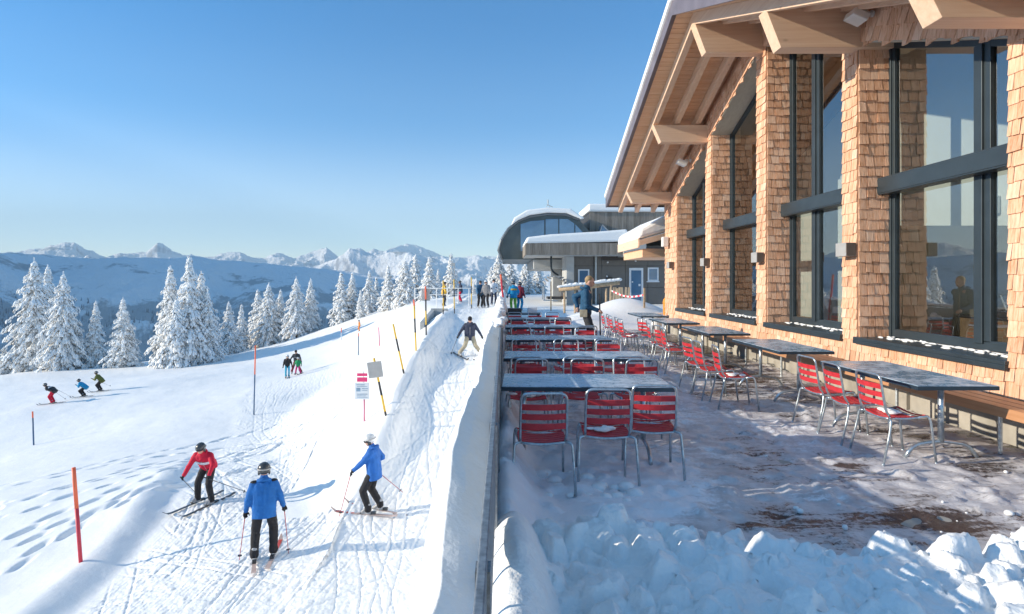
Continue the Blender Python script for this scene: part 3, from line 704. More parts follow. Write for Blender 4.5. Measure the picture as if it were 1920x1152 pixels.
# snow bank piled outside the railing
ys = np.concatenate([np.arange(.4, 12, .04), np.geomspace(12, 37, 220)]); a = np.linspace(0, 1, 56); A, Yk = np.meshgrid(a, ys)
w_ = .50+.10*(fbm(Yk*.9, Yk*0, 3)-.5)*2; h_ = (.70+.14*(fbm(Yk*.8+9, Yk*0+1, 3)-.5)*2)*(1-.35*sst(12, 20, Yk)*(1-sst(22, 30, Yk)))
Xk = -.075-(w_-.075)*A
h_ = h_*(1-.38*(1-sst(2.6, 4.2, Yk))); prof_ = np.interp(A, [0, .12, .35, .55, .72, .85, .94, 1], [.82, .87, .95, 1.0, .84, .46, .05, -.5])
rz_ = np.interp(Yk, RY, RZ)
Zk = np.where(A > .96, np.minimum(prof_*h_, prof_*h_), prof_*h_)+.035*(fbm(Xk*2, Yk*1.5, 3)-.5)*np.sin(np.clip(A, 0, 1)*3.1)
Zk = np.where(A >= .999, -4.3, Zk); Zk[:, 0] = -.6
g = grid_mesh('snow_bank', Xk, Yk, Zk, M['snow_soft']); tag(g, kind='structure')
# ================================================================ railing
simple('chair_red', (.58,.035,.045), .42, 0, .12, 12, .05); simple('tube_steel', (.50,.56,.60), .30, .8, .15, 30, .05)
t = NT('table_top'); co = t.co(); n = t.noise(t.co((.8, 9, 1)), 2.2, 4, .6); w = t.noise(co, 9, 6, .75)
c = t.ramp(n, [(.3, (.10,.19,.28)), (.7, (.17,.30,.42))]); sn_ = t.ramp(t.math('ADD', w, t.math('MULTIPLY', t.noise(co, 2.2, 3), .5)), [(.66, (0,0,0)), (.98, (1,1,1))])
c = t.mix(t.math('MULTIPLY', sn_, .8), c, (.8,.83,.88)); t.bsdf(c, t.ramp(sn_, [(0, (.20,)*3), (1, (.6,)*3)]), .0, t.bump(w, .1, .003), .6); M['table_top'] = t.m
simple('table_rim', (.03,.055,.08), .35, .3, .1, 9, 0)
simple('rail_grey', (.27,.29,.31), .5, .5, .25, 30, .15)
rail = empty('railing', (-.07, 16, 0), 0, 'long galvanised steel railing between the terrace and the snow bank', 'railing')
RX = -.055; RE = 34.0
mb = MB(); mb.box(RX-.012, RX+.012, -2, RE, 1.0, 1.035); P('top_rail', mb, M['rail_grey'], rail, bevel=.004)
mb = MB(); mb.box(RX-.012, RX+.012, -2, RE, .10, .125); P('bottom_rail', mb, M['rail_grey'], rail)
for k in range(24):
    y = -1.5+k*1.52; mb = MB(); mb.box(RX-.02, RX+.02, y-.03, y+.03, -.3, .998); mb.box(RX+.02, RX+.05, y-.06, y+.06, -.06, -.01); P('post', mb, M['rail_grey'], rail)
mb = MB()
for k in range(int((20+2)/.2)):
    y = -1.9+k*.2; mb.box(RX-.006, RX+.006, y-.006, y+.006, .125, 1.0)
P('vertical_bars', mb, M['rail_grey'], rail)
for k in range(23):
    y = -1.5+k*1.52; mb = MB(); mb.box(RX+.007, RX+.011, y+.05, y+1.47, .55 if y < 2.6 else .16, .985); P('infill_panel', mb, M['rail_grey'], rail)
mb = MB()
for k in range(120):
    y = 9+k*.21; mb.sphere((RX+random.gauss(-.02, .03), y, 1.04+random.uniform(0, .03)), (random.uniform(.04, .10), random.uniform(.12, .2), random.uniform(.03, .08)), 8, 5)
    if y > 16: mb.sphere((RX+random.gauss(-.02, .04), y, random.uniform(.3, .95)), (random.uniform(.05, .14), random.uniform(.12, .22), random.uniform(.1, .3)), 8, 5)
o = P('snow_cap', mb, M['snow_soft'], rail, smooth=True)
# ================================================================ chairs
def make_chair():
    root = empty('terrace_chair', (0, 0, 0)); r_ = .0115
    # local: sitter faces +Y
    m = MB(); mt = M['tube_steel']
    back = arc_path([(-.185, -.15, .44), (-.19, -.20, .50), (-.185, -.255, .845), (.185, -.255, .845), (.19, -.20, .50), (.185, -.15, .44)], .06)
    m.tube(back, r_, 8)
    side = lambda s: arc_path([(s*.185, -.165, .435), (s*.20, .0, .425), (s*.20, .19, .45)], .08)
    for s in (-1, 1): m.tube(side(s), r_, 8)
    m.tube(arc_path([(-.21, -.165, .43), (0, -.165, .405), (.21, -.165, .43)], .2), r_*.9, 8); m.tube([(-.20, .12, .43), (.20, .12, .43)], .008, 6)
    m.build('frame', mt, root, smooth=True)
    for s in (-1, 1):
        m = MB(); m.tube(arc_path([(s*.185, -.165, .43), (s*.235, -.18, .425), (s*.245, -.20, .30), (s*.255, -.27, .0)], .06), r_, 8); m.sphere((s*.255, -.27, .006), .015, 8, 4); m.build('leg', mt, root, smooth=True)
        m = MB(); m.tube(arc_path([(s*.20, .10, .437), (s*.205, .205, .455), (s*.215, .225, .40), (s*.225, .27, .0)], .05), r_, 8); m.sphere((s*.225, .27, .006), .015, 8, 4); m.build('leg', mt, root, smooth=True)
    m = MB()
    def slat(pf, wv, tv, n=8):
        vs = []; fs = []
        for i in range(n+1):
            p = pf(i/n); 
            for a, b in ((-1, -1), (1, -1), (1, 1), (-1, 1)): vs.append(p+wv*a+tv*b)
        for i in range(n):
            for k in range(4): fs.append((i*4+k, i*4+(k+1) % 4, (i+1)*4+(k+1) % 4, (i+1)*4+k))
        fs += [(3, 2, 1, 0), (n*4, n*4+1, n*4+2, n*4+3)]; m.add(vs, fs)
    for z in (.575, .655, .735):
        yb = -.20-(z-.5)/.345*.055
        slat(lambda u: Vector(((u-.5)*.37, yb-.030*math.sin(math.pi*u), z)), Vector((0, -.004, .024)), Vector((0, .006, .001)))
    m.build('backrest', M['chair_red'], root)
    m = MB()
    for k in range(7):
        y = -.135+k*.056; z0 = .442+(.012 if k == 6 else 0)
        slat(lambda u: Vector(((u-.5)*.40, y, z0-.022*math.sin(math.pi*u))), Vector((0, .021, .0 if k < 6 else -.006)), Vector((0, 0, .006)))
    m.build('seat', M['chair_red'], root); return root
chair0 = make_chair(); used0 = [False]
def chair(x, y, rz, label, z=.0):
    if not used0[0]: o = chair0; used0[0] = True
    else: o = copy_tree(chair0)
    o.location = (x, y, z-.012); o.rotation_euler = (0, 0, R(rz)); tag(o, label, 'chair', 'red slatted chairs on the snowy terrace'); return o
def make_table():
    root = empty('terrace_table', (0, 0, 0))          # long side along local X
    m = MB(); m.box(-.81, .81, -.385, .385, .735, .752); m.build('tabletop', M['table_top'], root, bevel=.004)
    m = MB()
    for a, b, c, d in ((-.815, .815, -.39, -.372), (-.815, .815, .372, .39), (-.815, -.80, -.372, .372), (.80, .815, -.372, .372)): m.box(a, b, c, d, .708, .746)
    m.build('rim', M['table_rim'], root)
    for s in (-1, 1):
        m = MB(); m.tube([(s*.60, 0, .16), (s*.60, 0, .735)], .028, 10); m.build('post', M['tube_steel'], root, smooth=True)
        m = MB(); m.tube(arc_path([(s*.60, -.36, .0), (s*.60, -.27, .13), (s*.60, 0, .17), (s*.60, .27, .13), (s*.60, .36, .0)], .12), .019, 8); m.build('foot', M['tube_steel'], root, smooth=True)
    m = MB(); m.box(-.60, .60, -.02, .02, .69, .725); m.build('crossbar', M['tube_steel'], root); return root
table0 = make_table(); usedt = [False]
def table(x, y, rz, label, sx=1.0, group='blue grey metal tables on the terrace'):
    if not usedt[0]: o = table0; usedt[0] = True
    else: o = copy_tree(table0)
    o.location = (x, y, -.012); o.rotation_euler = (0, 0, R(rz)); o.scale = (sx, 1, 1); tag(o, label, 'table', group); return o
ordn = ['front', 'second', 'third', 'fourth', 'fifth']
pos3 = ['left', 'middle', 'right']
rowsT = [(5.92, .80, -1.6, 1.0), (7.93, .95, -.8, 1.17), (10.3, .92, .5, 1.1), (12.85, .88, 0, 1.05), (15.4, .85, 0, 1.0)]
NEAR = [[(.315, 4.98, 2), (.885, 5.16, -2), (1.33, 5.33, -6)], [(.30, 7.02, 4), (.98, 7.05, -3), (1.57, 7.0, 5)], [(.36, 9.25, 0), (1.05, 9.3, 6), (1.62, 9.4, -4)], [(.30, 11.75, 3), (1.0, 11.8, -3), (1.66, 11.9, 0)], [(.28, 14.5, 0), (.9, 14.5, 4), (1.45, 14.5, -2)]]
FAR = [[(.27, 6.72, 180), (.88, 6.75, 176), (1.50, 6.72, 184)], [(.32, 8.75, 183), (.95, 8.8, 178), (1.6, 8.72, 181)], [(.33, 11.15, 180), (1.0, 11.2, 185), (1.55, 11.1, 176)], [(.35, 13.6, 180), (.9, 13.7, 178), (1.4, 13.6, 182)], [(.3, 16.2, 181), (.85, 16.2, 177), (1.35, 16.2, 180)]]
for i, (ty, tx, rz, sx) in enumerate(rowsT):
    table(tx, ty, rz, ['front metal table beside the railing, with three chair backs before it', 'second metal table from the camera beside the railing', 'third metal table from the camera beside the railing', 'fourth metal table from the camera beside the railing', 'farthest metal table beside the railing'][i], sx)
    for j, (x, y, a) in enumerate(NEAR[i]): chair(x, y, a, f'red slatted chair, {pos3[j]} one on the near side of the {ordn[i]} table by the railing')
    for j, (x, y, a) in enumerate(FAR[i]): chair(x, y, a, f'red slatted chair, {pos3[j]} one on the far side of the {ordn[i]} table by the railing')
WT = [(4.33, 6.45), (4.28, 9.15), (4.25, 11.9), (4.2, 14.6), (4.2, 17.2)]
for i, (x, y) in enumerate(WT):
    table(x, y, 90, ['nearest metal table along the lodge bench', 'second metal table along the lodge bench', 'third metal table along the lodge bench', 'fourth metal table along the lodge bench', 'farthest metal table along the lodge bench'][i], 1.06)
for x, y, a, l in ((3.86, 5.83, -88, 'nearest of the three red chairs at the nearest bench table'), (3.84, 6.43, -93, 'middle of the three red chairs at the nearest bench table'), (3.86, 7.03, -86, 'farthest of the three red chairs at the nearest bench table'),
    (3.18, 8.12, -97, 'nearer of two red chairs pulled out from the second bench table'), (3.12, 8.72, -90, 'farther of two red chairs pulled out from the second bench table'),
    (3.25, 11.1, -92, 'lone red chair pulled out from the third bench table'), (3.32, 11.75, -80, 'red chair behind the lone chair at the third bench table'),
    (2.95, 13.7, -84, 'nearest chair of the red row before the snow mound'), (2.98, 14.3, -92, 'second chair of the red row before the snow mound'), (2.95, 14.95, -88, 'third chair of the red row before the snow mound'), (3.0, 15.6, -94, 'fourth chair of the red row before the snow mound'), (2.98, 16.3, -90, 'farthest chair of the red row before the snow mound'), (3.15, 9.35, -84, 'third and farthest red chair at the second bench table'), (3.30, 12.4, -95, 'third and farthest red chair at the third bench table'), (3.5, 14.0, -70, 'turned red chair inside the row before the snow mound, beside the fourth bench table')):
    chair(x, y, a, l)
chs = [o for o in scene.objects if o.name.startswith('terrace_chair')]
sv = random.getstate(); random.seed(5)
for o in random.sample(chs, 17):
    m = MB()
    for k in range(random.randint(4, 9)): m.sphere((random.gauss(0, .05), random.gauss(.02, .05), .452), (random.uniform(.03, .08), random.uniform(.03, .06), random.uniform(.008, .022)), 8, 5)
    m.build('snow_patch', M['snow'], o, smooth=True)
random.setstate(sv)
# ================================================================ poles and signs on the piste
simple('pole_orange', (.85,.16,.07), .5, 0, .06, 8, 0); simple('pole_red', (.62,.045,.075), .5, 0, .08, 8, 0); simple('pole_yellow', (.80,.50,.06), .5, 0, .06, 8, 0)
simple('pole_black', (.035,.035,.04), .5, 0, .1, 8, 0); simple('pole_blue', (.06,.13,.24), .5, 0, .1, 8, 0); simple('pink', (.80,.06,.20), .5, 0, .05, 8, 0); simple('sign_grey', (.42,.42,.42), .5, .2, .05, 8, 0); simple('sign_white', (.72,.76,.80), .5, 0, .04, 8, 0)
simple('sign_print', (.25,.38,.52), .6, 0, .2, 8, 0); simple('pole_pink', (.78,.25,.35), .5, 0, .08, 8, 0)
def pole(px, pyt, pyb, Y, lean_px, bands, label, rad=.03, name='marker_pole', cat='pole', group=None):
    "bands: list of (from, to, material) as fractions from the tip"
    b = W(px, pyb, Y); tp = W(px-lean_px, pyt, Y); gz = tz(b.x, b.y); b.z = min(b.z, gz+.1) if abs(b.z-gz) < 1.2 else gz
    e = empty(name, b, 0, label, cat, group); d = tp-b
    for a0, a1, mt in bands:
        m = MB(); m.tube([d*(1-a0), d*(1-a1)-(d.normalized()*.35 if a1 == 1 else Vector((0, 0, 0)))], rad, 10); m.build('band', M[mt], e, smooth=True)
    return e, d
YB = [(0, .30, 'pole_yellow'), (.30, .55, 'pole_black'), (.55, .92, 'pole_yellow'), (.92, 1, 'pole_black')]
gp = 'yellow and black piste edge poles'
e, d = pole(723, 672, 777, 16.2, 22, [(0, .42, 'pole_yellow'), (.42, .66, 'pole_black'), (.66, .95, 'pole_yellow'), (.95, 1, 'pole_black')], 'leaning yellow and black pole carrying a grey square board', .032, group=gp)
m = MB(); Mx = d.to_track_quat('Z', 'Y').to_matrix(); m.obox(d*.80+Vector((-.02, -.045, 0)), (.40, .012, .44), Matrix.Rotation(R(-8), 3, 'Y')); m.build('board', M['sign_grey'], e, bevel=.004)
pole(757, 608, 700, 19.5, 20, YB, 'bare leaning yellow and black pole behind the grey square board', .032, group=gp)
pole(780, 562, 648, 21.7, 4, [(0, .12, 'pole_orange'), (.12, .38, 'pole_yellow'), (.38, .66, 'pole_black'), (.66, 1, 'pole_yellow')], 'nearly upright yellow and black pole with an orange tip on the bank', .032, group=gp)
e, d = pole(799, 537, 617, 25, 1, [(0, .28, 'pole_orange'), (.28, .52, 'pole_black'), (.52, .82, 'pole_yellow'), (.82, 1, 'pole_black')], 'upright marker pole with a pale grey board before the concrete wall', .034, group=gp)
m = MB(); m.obox(d*.82+Vector((0, .04, 0)), (.36, .012, .52)); m.build('board', M['sign_grey'], e, bevel=.004)
pole(831, 526, 576, 31, 0, YB, 'slim yellow pole left of the queue in front of the white railing', .03, group=gp); pole(852, 524, 573, 33, 1, YB, 'yellow and black pole beside the white railing posts', .03, group=gp)
pole(884, 520, 562, 36, 0, YB, 'thin yellow pole behind the top of the ramp', .03, group=gp)
gp = 'red marker poles on the piste'
pole(152, 877, 1063, 11.8, 14, [(0, .41, 'pole_orange'), (.41, 1, 'pole_red')], 'tall orange and red pole standing in untouched snow at lower left', .036, group=gp)
pole(63, 772, 830, 30, 2, [(0, .2, 'pole_orange'), (.2, 1, 'pole_blue')], 'blue pole with an orange tip at the left edge of the far run', .036, group=gp)
pole(476, 648, 716, 30, -3, [(0, .42, 'pole_orange'), (.42, 1, 'pole_blue')], 'orange and blue pole at the edge of the piste, left of the three standing skiers', .034, group=gp)
pole(672, 625, 660, 43, 0, [(0, .15, 'pole_orange'), (.15, 1, 'pole_blue')], 'short blue pole with an orange tip in the shaded hollow', .036, group=gp)
pole(712, 614, 656, 40, 2, [(0, .15, 'pole_pink'), (.15, 1, 'pole_pink')], 'thin pinkish pole below the concrete wall', .04, group=gp)
pole(640, 615, 640, 66, 0, [(0, .35, 'pole_orange'), (.35, 1, 'sign_white')], 'small distant orange tipped pole on the sunny slope', .05, group=gp)
e, d = pole(683, 700, 797, 17.0, 0, [(.50, 1, 'pole_pink')], 'pink sign post with two pink arrow boards over a white notice', .026, 'piste_sign', 'sign')
b = Vector((0, 0, 0)); 
def board(e, x, z, w, h, mt, name, y=-.04): m = MB(); m.obox((x, y, z), (w, .012, h)); return m.build(name, M[mt], e, bevel=.003)
board(e, -.05, 1.46, .30, .085, 'pink', 'arrow_board'); board(e, -.05, 1.32, .30, .13, 'pink', 'arrow_board'); nb = board(e, -.05, .99, .42, .49, 'sign_white', 'notice')
m = MB()
for k, (a, b_, c_, h) in enumerate(((-.22, .02, 1.17, .02), (-.2, .1, 1.12, .015), (-.22, -.10, 1.03, .10), (-.06, .12, 1.06, .02), (-.06, .10, 1.01, .015), (-.2, .1, .9, .02), (-.2, .06, .85, .015), (-.2, .11, .8, .012))): m.box(a, b_, -.050, -.047, c_-h/2, c_+h/2)
m.build('print', M['sign_print'], e)
m = MB(); m.tube([(0, 0, .75), (-.02, 0, 1.55)], .012, 6); m.build('upper_rod', M['tube_steel'], e)
# small cleaning table, tape and stakes beyond the terrace
t1 = empty('snowy_bench_box', (.62, 19.2, 0), 0, 'low grey crate table with a dark box beyond the farthest terrace chairs', 'table')
m = MB(); m.box(-.55, .55, -.3, .3, .62, .66); m.build('tabletop', M['table_rim'], t1); m = MB(); m.box(-.5, -.05, -.2, .2, .66, .82); m.build('dark_box', M['pole_black'], t1, bevel=.01)
m = MB(); m.box(.15, .45, -.2, .2, .66, .86); m.build('grey_box', M['sign_white'], t1, bevel=.01); m = MB()
for a in (-.5, .5):
    m = MB(); m.box(a-.03, a+.03, -.25, .25, 0, .62); m.build('leg', M['table_rim'], t1)
rp = empty('red_stake', (-.02, 21.5, 0), 0, 'slanting red stake rising beside the frosted railing', 'stake'); m = MB(); m.tube([(.1, 0, -.1), (-.08, 0, 1.75)], .035, 8); m.build('shaft', M['pole_red'], rp); m = MB(); m.tube([(-.08, 0, 1.75), (-.1, 0, 1.95)], .035, 8); m.build('tip', M['pole_orange'], rp)
# ================================================================ snow laden spruces
t = NT('frosted_needles'); co = t.co(); ge = t.n('ShaderNodeNewGeometry'); sx = t.n('ShaderNodeSeparateXYZ'); t.l(ge.outputs['Normal'], sx.inputs[0])
r = t.attr('rnd'); n = t.noise(co, 3.5, 4, .7)
k = t.math('ADD', t.math('ADD', t.math('MULTIPLY', sx.outputs[2], .28), t.math('MULTIPLY', r, .55)), n)
c = t.ramp(k, [(.36, (.055,.055,.05)), (.46, (.34,.34,.33)), (.56, (.84,.84,.83)), (.9, (.92,.92,.91))])
t.bsdf(c, .75, 0, t.bump(t.noise(co, 9, 4, .7), .6, .08), .2); M['frosted_needles'] = t.m
simple('bark', (.10,.07,.055), .9, 0, .2, 6, .5, .2, 12, .03)
ICO = None
def lump(mb, c, r3, rot, jit=.3):
    global ICO
    if ICO is None:
        p = (1+5**.5)/2; v = [(-1,p,0),(1,p,0),(-1,-p,0),(1,-p,0),(0,-1,p),(0,1,p),(0,-1,-p),(0,1,-p),(p,0,-1),(p,0,1),(-p,0,-1),(-p,0,1)]
        f = [(0,11,5),(0,5,1),(0,1,7),(0,7,10),(0,10,11),(1,5,9),(5,11,4),(11,10,2),(10,7,6),(7,1,8),(3,9,4),(3,4,2),(3,2,6),(3,6,8),(3,8,9),(4,9,5),(2,4,11),(6,2,10),(8,6,7),(9,8,1)]
        ICO = ([Vector(q).normalized() for q in v], f)
    vs = []
    for q in ICO[0]:
        s = 1+random.uniform(-jit, jit); vs.append(Vector(c)+rot@Vector((q.x*r3[0]*s, q.y*r3[1]*s, q.z*r3[2]*s)))
    mb.add(vs, ICO[1])
def tree_meshes(seed, h=10., wid=2.4, dens=1.0, ragged=.3, twin=False):
    random.seed(seed); cr = MB(); tk = MB()
    def one(x0, h, wid, lean):
        tk.tube([(x0, 0, -.6), (x0*1.0+lean*.3, .05, h*.35), (x0+lean*.7, 0, h*.7), (x0+lean, 0, h*.97)], [h*.021, h*.016, h*.009, h*.003], 7)
        z = h*.07; lvl = 0
        while z < h*.985:
            f = (z/h); rad = wid*1.22*((1-f)**.70)*(.86+.25*math.sin(lvl*1.7)+random.uniform(-.08, .08)); rad = max(rad, .10)
            if f < .14: rad *= .65+f*2.5
            nb = max(4, int((7+9*(1-f))*dens))
            a0 = random.uniform(0, 6.28)
            for b in range(nb):
                if random.random() < .10: continue
                a = a0+6.283*b/nb+random.uniform(-.25, .25); L = rad*random.uniform(1-ragged, 1.12); droop = random.uniform(.22, .5)
                n = max(2, int(L/.26)); cx = x0+lean*f
                for k in range(n):
                    u = (k+.6)/n; rr_ = L*u; px = cx+math.cos(a)*rr_; py = math.sin(a)*rr_
                    pz = z+.10*L-droop*L*u*u+random.uniform(-.06, .06); s = (.13+.13*(1-u))*random.uniform(.7, 1.3)*(.7+.5*(1-f))
                    rot = Matrix.Rotation(a+random.uniform(-.4, .4), 3, 'Z')@Matrix.Rotation(.35+u*.7, 3, 'Y')
                    lump(cr, (px, py, pz), (s*1.8, s*1.0, s*.55), rot, .35)
                    if k >= n-2 or random.random() < .45:
                        for sd in (-1, 1):
                            q = random.uniform(.10, .30)*(1.2-f*.5)
                            lump(cr, (px-math.sin(a)*q*sd, py+math.cos(a)*q*sd, pz-.08-random.uniform(0, .14)), (s*1.1, s*.7, s*.5), rot, .4)
            z += h*.030*random.uniform(.75, 1.2); lvl += 1
        for k in range(5): lump(cr, (x0+lean, 0, h*(.965+k*.012)), (.07, .07, .10), Matrix.Identity(3), .3)
    one(0, h, wid, random.uniform(-.2, .2))
    if twin: one(-wid*.62, h*.86, wid*.8, -.1); one(wid*.55, h*.62, wid*.75, .2)
    a = cr.mesh('crown'); a.materials.append(M['frosted_needles']); b = tk.mesh('trunk'); b.materials.append(M['bark']); return a, b
protos = {'big': tree_meshes(3, 10, 2.5, 1.0, .35, True), 'wide': tree_meshes(8, 10, 2.9, 1.0, .3), 'slim': tree_meshes(5, 10, 2.0, .95, .3), 'b2': tree_meshes(21, 10, 2.4, 1.0, .38), 'thin': tree_meshes(33, 10, 1.6, .9, .35)}
random.seed(99)
def tree(px, ytop, Y, kind, wide, label, rz=None):
    top = W(px, ytop, Y); gz = tz(top.x, top.y); h = top.z-gz
    if h < 1.5: h = 1.5
    e = empty('spruce_tree', (top.x, Y, gz-.15), 0, label, 'tree', 'snow covered spruces along the ridge')
    s = (h+.15)/10; wide = wide*1.0; e.scale = (s*wide, s*wide, s); e.rotation_euler = (0, 0, random.uniform(0, 6.28) if rz is None else rz)
    a, b = protos[kind]; link('crown', a, e); link('trunk', b, e)
TR = [(8, 652, 74, 'slim', 1.3, 'cut off snowy spruce at the very left edge'),
 (66, 487, 76, 'wide', .82, 'tall snowy spruce, leftmost of the big group on the left'), (92, 500, 80, 'b2', .8, 'tall snowy spruce just behind the leftmost tall one'), (120, 512, 73, 'wide', .78, 'tall broad spruce at the right of the left group'),
 (180, 567, 75, 'slim', .95, 'small snowy spruce between the left group and the lone mid sized one'), (232, 560, 73, 'b2', 1.0, 'mid sized snowy spruce standing free left of the biggest tree'),
 (320, 502, 72, 'slim', .95, 'pointed snowy spruce leaning against the biggest tree on its left'), (354, 483, 70, 'big', .80, 'biggest snowy spruce with a dark visible trunk'), (388, 545, 71, 'wide', .8, 'lower spruce filling the right side of the biggest tree'),
 (430, 567, 80, 'b2', 1.0, 'small spruce right of the biggest tree'), (453, 572, 84, 'thin', 1.1, 'thin spruce second to the right of the biggest tree'),
 (484, 545, 88, 'slim', 1.15, 'spruce at the left of the middle clump'), (503, 532, 86, 'wide', .9, 'broad spruce in the middle clump'), (526, 545, 88, 'slim', 1.0, 'spruce at the right side of the middle clump'),
 (556, 520, 84, 'wide', .82, 'tall spruce near the gap, left one of the pair'), (582, 524, 86, 'b2', .85, 'tall spruce near the gap, right one of the pair'),
 (640, 512, 84, 'slim', 1.15, 'spruce right of the gap, first of the upper row'), (661, 512, 86, 'slim', 1.1, 'second spruce of the upper row right of the gap'), (676, 545, 80, 'thin', 1.2, 'short spruce before the upper row'),
 (692, 508, 84, 'b2', 1.0, 'third tall spruce of the upper row'), (706, 520, 88, 'thin', 1.3, 'thin spruce in the upper row'), (728, 499, 80, 'slim', 1.15, 'spruce of the upper row left of the two broad ones'),
 (760, 486, 76, 'wide', 1.0, 'broad white spruce of the upper row, left of two'), (778, 478, 80, 'b2', 1.05, 'broad white spruce of the upper row, right of two'), (805, 484, 70, 'slim', 1.3, 'shaded spruce behind the grey board pole'),
 (846, 477, 74, 'thin', 1.35, 'slender white spruce behind the queue'), (822, 505, 82, 'slim', 1.0, 'low spruce left of the slender white one'), (888, 535, 66, 'thin', 1.2, 'tiny white spruce left of the waiting group'),
 (936, 478, 62, 'b2', 1.3, 'frosted spruce half behind the dark cowl of the lift station'), (922, 500, 66, 'wide', 1.1, 'low frosted spruce behind the waiting group'), (958, 490, 70, 'wide', 1.3, 'frosted spruce below the lift station cowl'), (985, 492, 72, 'wide', 1.3, 'bluish shaded spruce under the lift station floor'), (1008, 498, 74, 'b2', 1.4, 'shaded spruce beside the chairlift seat')]
for a in TR: tree(*a)
for (x, y, h, kd, lab) in () and ((-8.6, .6, 12.5, 'wide', 'snowy spruce beside the camera position, nearest of the four'), (-8.2, 2.6, 11.8, 'b2', 'snowy spruce left of the camera, second of the four'), (-9.6, 4.3, 10.2, 'slim', 'snowy spruce left of the camera, third of the four'), (-13, -1.2, 13, 'big', 'double snowy spruce behind the camera')):
    e = empty('spruce_tree', (x, y, tz(x, y)-.2), 1.3*x, lab, 'tree', 'snow covered spruces along the ridge'); e.scale = (h/10,)*3; a, b = protos[kd]; link('crown', a, e); link('trunk', b, e)
# far forest on the slopes across the valley: one mass
fm = MB(); cnt = 0
for k in range(14000):
    a = R(random.uniform(-43, 2)); r_ = random.uniform(1150, 2350); x = r_*math.sin(a); y = r_*math.cos(a)
    f = float(fbm(np.array([x/260.+4]), np.array([y/170.]), 3)[0])
    if f < .53: continue
    i = np.searchsorted(rr, r_)-1; j = np.searchsorted(th, a)-1; z = float(Zm[i, j])
    if z > -40+60*math.sin(x/400): continue
    h = random.uniform(9, 16); w_ = h*.2
    fm.add([(x-w_, y-w_, z-4), (x+w_, y-w_, z-4), (x, y+w_, z-4), (x, y, z+h)], [(0, 1, 3), (1, 2, 3), (2, 0, 3)]); cnt += 1
t = NT('forest'); r = t.attr('rnd'); c = t.ramp(r, [(0, (.10,.13,.16)), (.5, (.28,.33,.38)), (1, (.65,.68,.72))]); t.bsdf(c, .8, 0, None, .1); M['forest'] = t.m
o = fm.build('far_forest', M['forest']); tag(o, kind='stuff')
# ================================================================ people
def fab(name, col, rough=.75): 
    t = NT(name); co = t.co(obj=True); n = t.noise(co, 6, 4, .6); n2 = t.noise(co, 14, 4, .6, 1.0)
    c = t.ramp(n, [(.3, tuple(q*.82 for q in col)), (.7, tuple(min(1, q*1.1) for q in col))]); t.bsdf(c, rough, 0, t.bump(n2, .6, .02), .3); M[name] = t.m
for nm, col in dict(c_blue=(.015,.13,.42), c_royal=(.025,.14,.48), c_red=(.60,.015,.05), c_black=(.022,.022,.026), c_navy=(.045,.055,.095), c_khaki=(.42,.37,.27), c_teal=(.02,.085,.17), c_cyan=(.05,.42,.60), c_green=(.02,.30,.12), c_pink=(.62,.04,.20),
    c_sky=(.02,.30,.55), c_olive=(.14,.15,.035), c_white=(.72,.74,.78), c_yellow=(.70,.42,.06), c_grey=(.22,.22,.23), c_orange=(.75,.25,.05), c_lime=(.25,.55,.08), c_maroon=(.20,.02,.04), c_charcoal=(.05,.05,.055)).items(): fab(nm, col)
simple('skin', (.62,.36,.27), .55, 0, .06, 10, .1); simple('hair_blond', (.36,.25,.13), .7, 0, .2, 30, .5); simple('hair_dark', (.05,.035,.03), .7, 0, .2, 30, .5)
simple('helmet_dark', (.05,.055,.06), .25, 0, .1, 10, 0); simple('helmet_white', (.66,.68,.70), .3, 0, .15, 10, 0); simple('boot_grey', (.30,.31,.33), .4, 0, .2, 10, .1); simple('lens', (.02,.02,.025), .1, 0, .05, 5, 0)
simple('ski_dark', (.04,.04,.045), .3, 0, .2, 5, 0); simple('ski_red', (.65,.07,.04), .3, 0, .1, 5, 0); simple('ski_pale', (.55,.42,.38), .35, 0, .15, 6, 0); simple('pole_shaft', (.45,.05,.07), .35, .2, .1, 5, 0); simple('pole_shaft_dark', (.10,.10,.11), .35, .3, .1, 5, 0)
TMP = bpy.data.scenes.new('tmp')
def remeshed(name, mb, mat, parent, vox, smooth=6, fold=0.0, seed=0):
    me = bpy.data.meshes.new('t'); me.from_pydata(mb.v, [], mb.f); me.update()
    o = bpy.data.objects.new('t', me); TMP.collection.objects.link(o)
    rm = o.modifiers.new('r', 'REMESH'); rm.mode = 'VOXEL'; rm.voxel_size = vox
    sm = o.modifiers.new('s', 'SMOOTH'); sm.factor = .5; sm.iterations = smooth
    TMP.view_layers[0].update(); dg = TMP.view_layers[0].depsgraph; ev = o.evaluated_get(dg); m2 = bpy.data.meshes.new_from_object(ev)
    bpy.data.objects.remove(o); m2.name = name
    n = len(m2.vertices)
    if fold and n:
        co = np.empty(n*3, np.float32); m2.vertices.foreach_get('co', co); no = np.empty(n*3, np.float32); m2.vertex_normals.foreach_get('vector', no)
        co = co.reshape(-1, 3); no = no.reshape(-1, 3)
        d = (fbm(co[:, 2]*16+seed+co[:, 0]*4, co[:, 0]*5+co[:, 1]*6, 3, .55)-.5)*fold*2; co += no*d[:, None]
        m2.vertices.foreach_set('co', co.ravel())
    m2.materials.clear(); m2.materials.append(mat); m2.polygons.foreach_set('use_smooth', [True]*len(m2.polygons)); m2.update()
    return link(name, m2, parent)
def ik(a, b, l1, l2, hint):
    a = Vector(a); b = Vector(b); d = b-a; L = min(d.length, (l1+l2)*.999); dn = d.normalized(); b = a+dn*L
    x = (l1*l1-l2*l2+L*L)/(2*L); h = math.sqrt(max(l1*l1-x*x, 0)); hv = Vector(hint); hv = (hv-dn*hv.dot(dn)).normalized(); return a+dn*x+hv*h, b
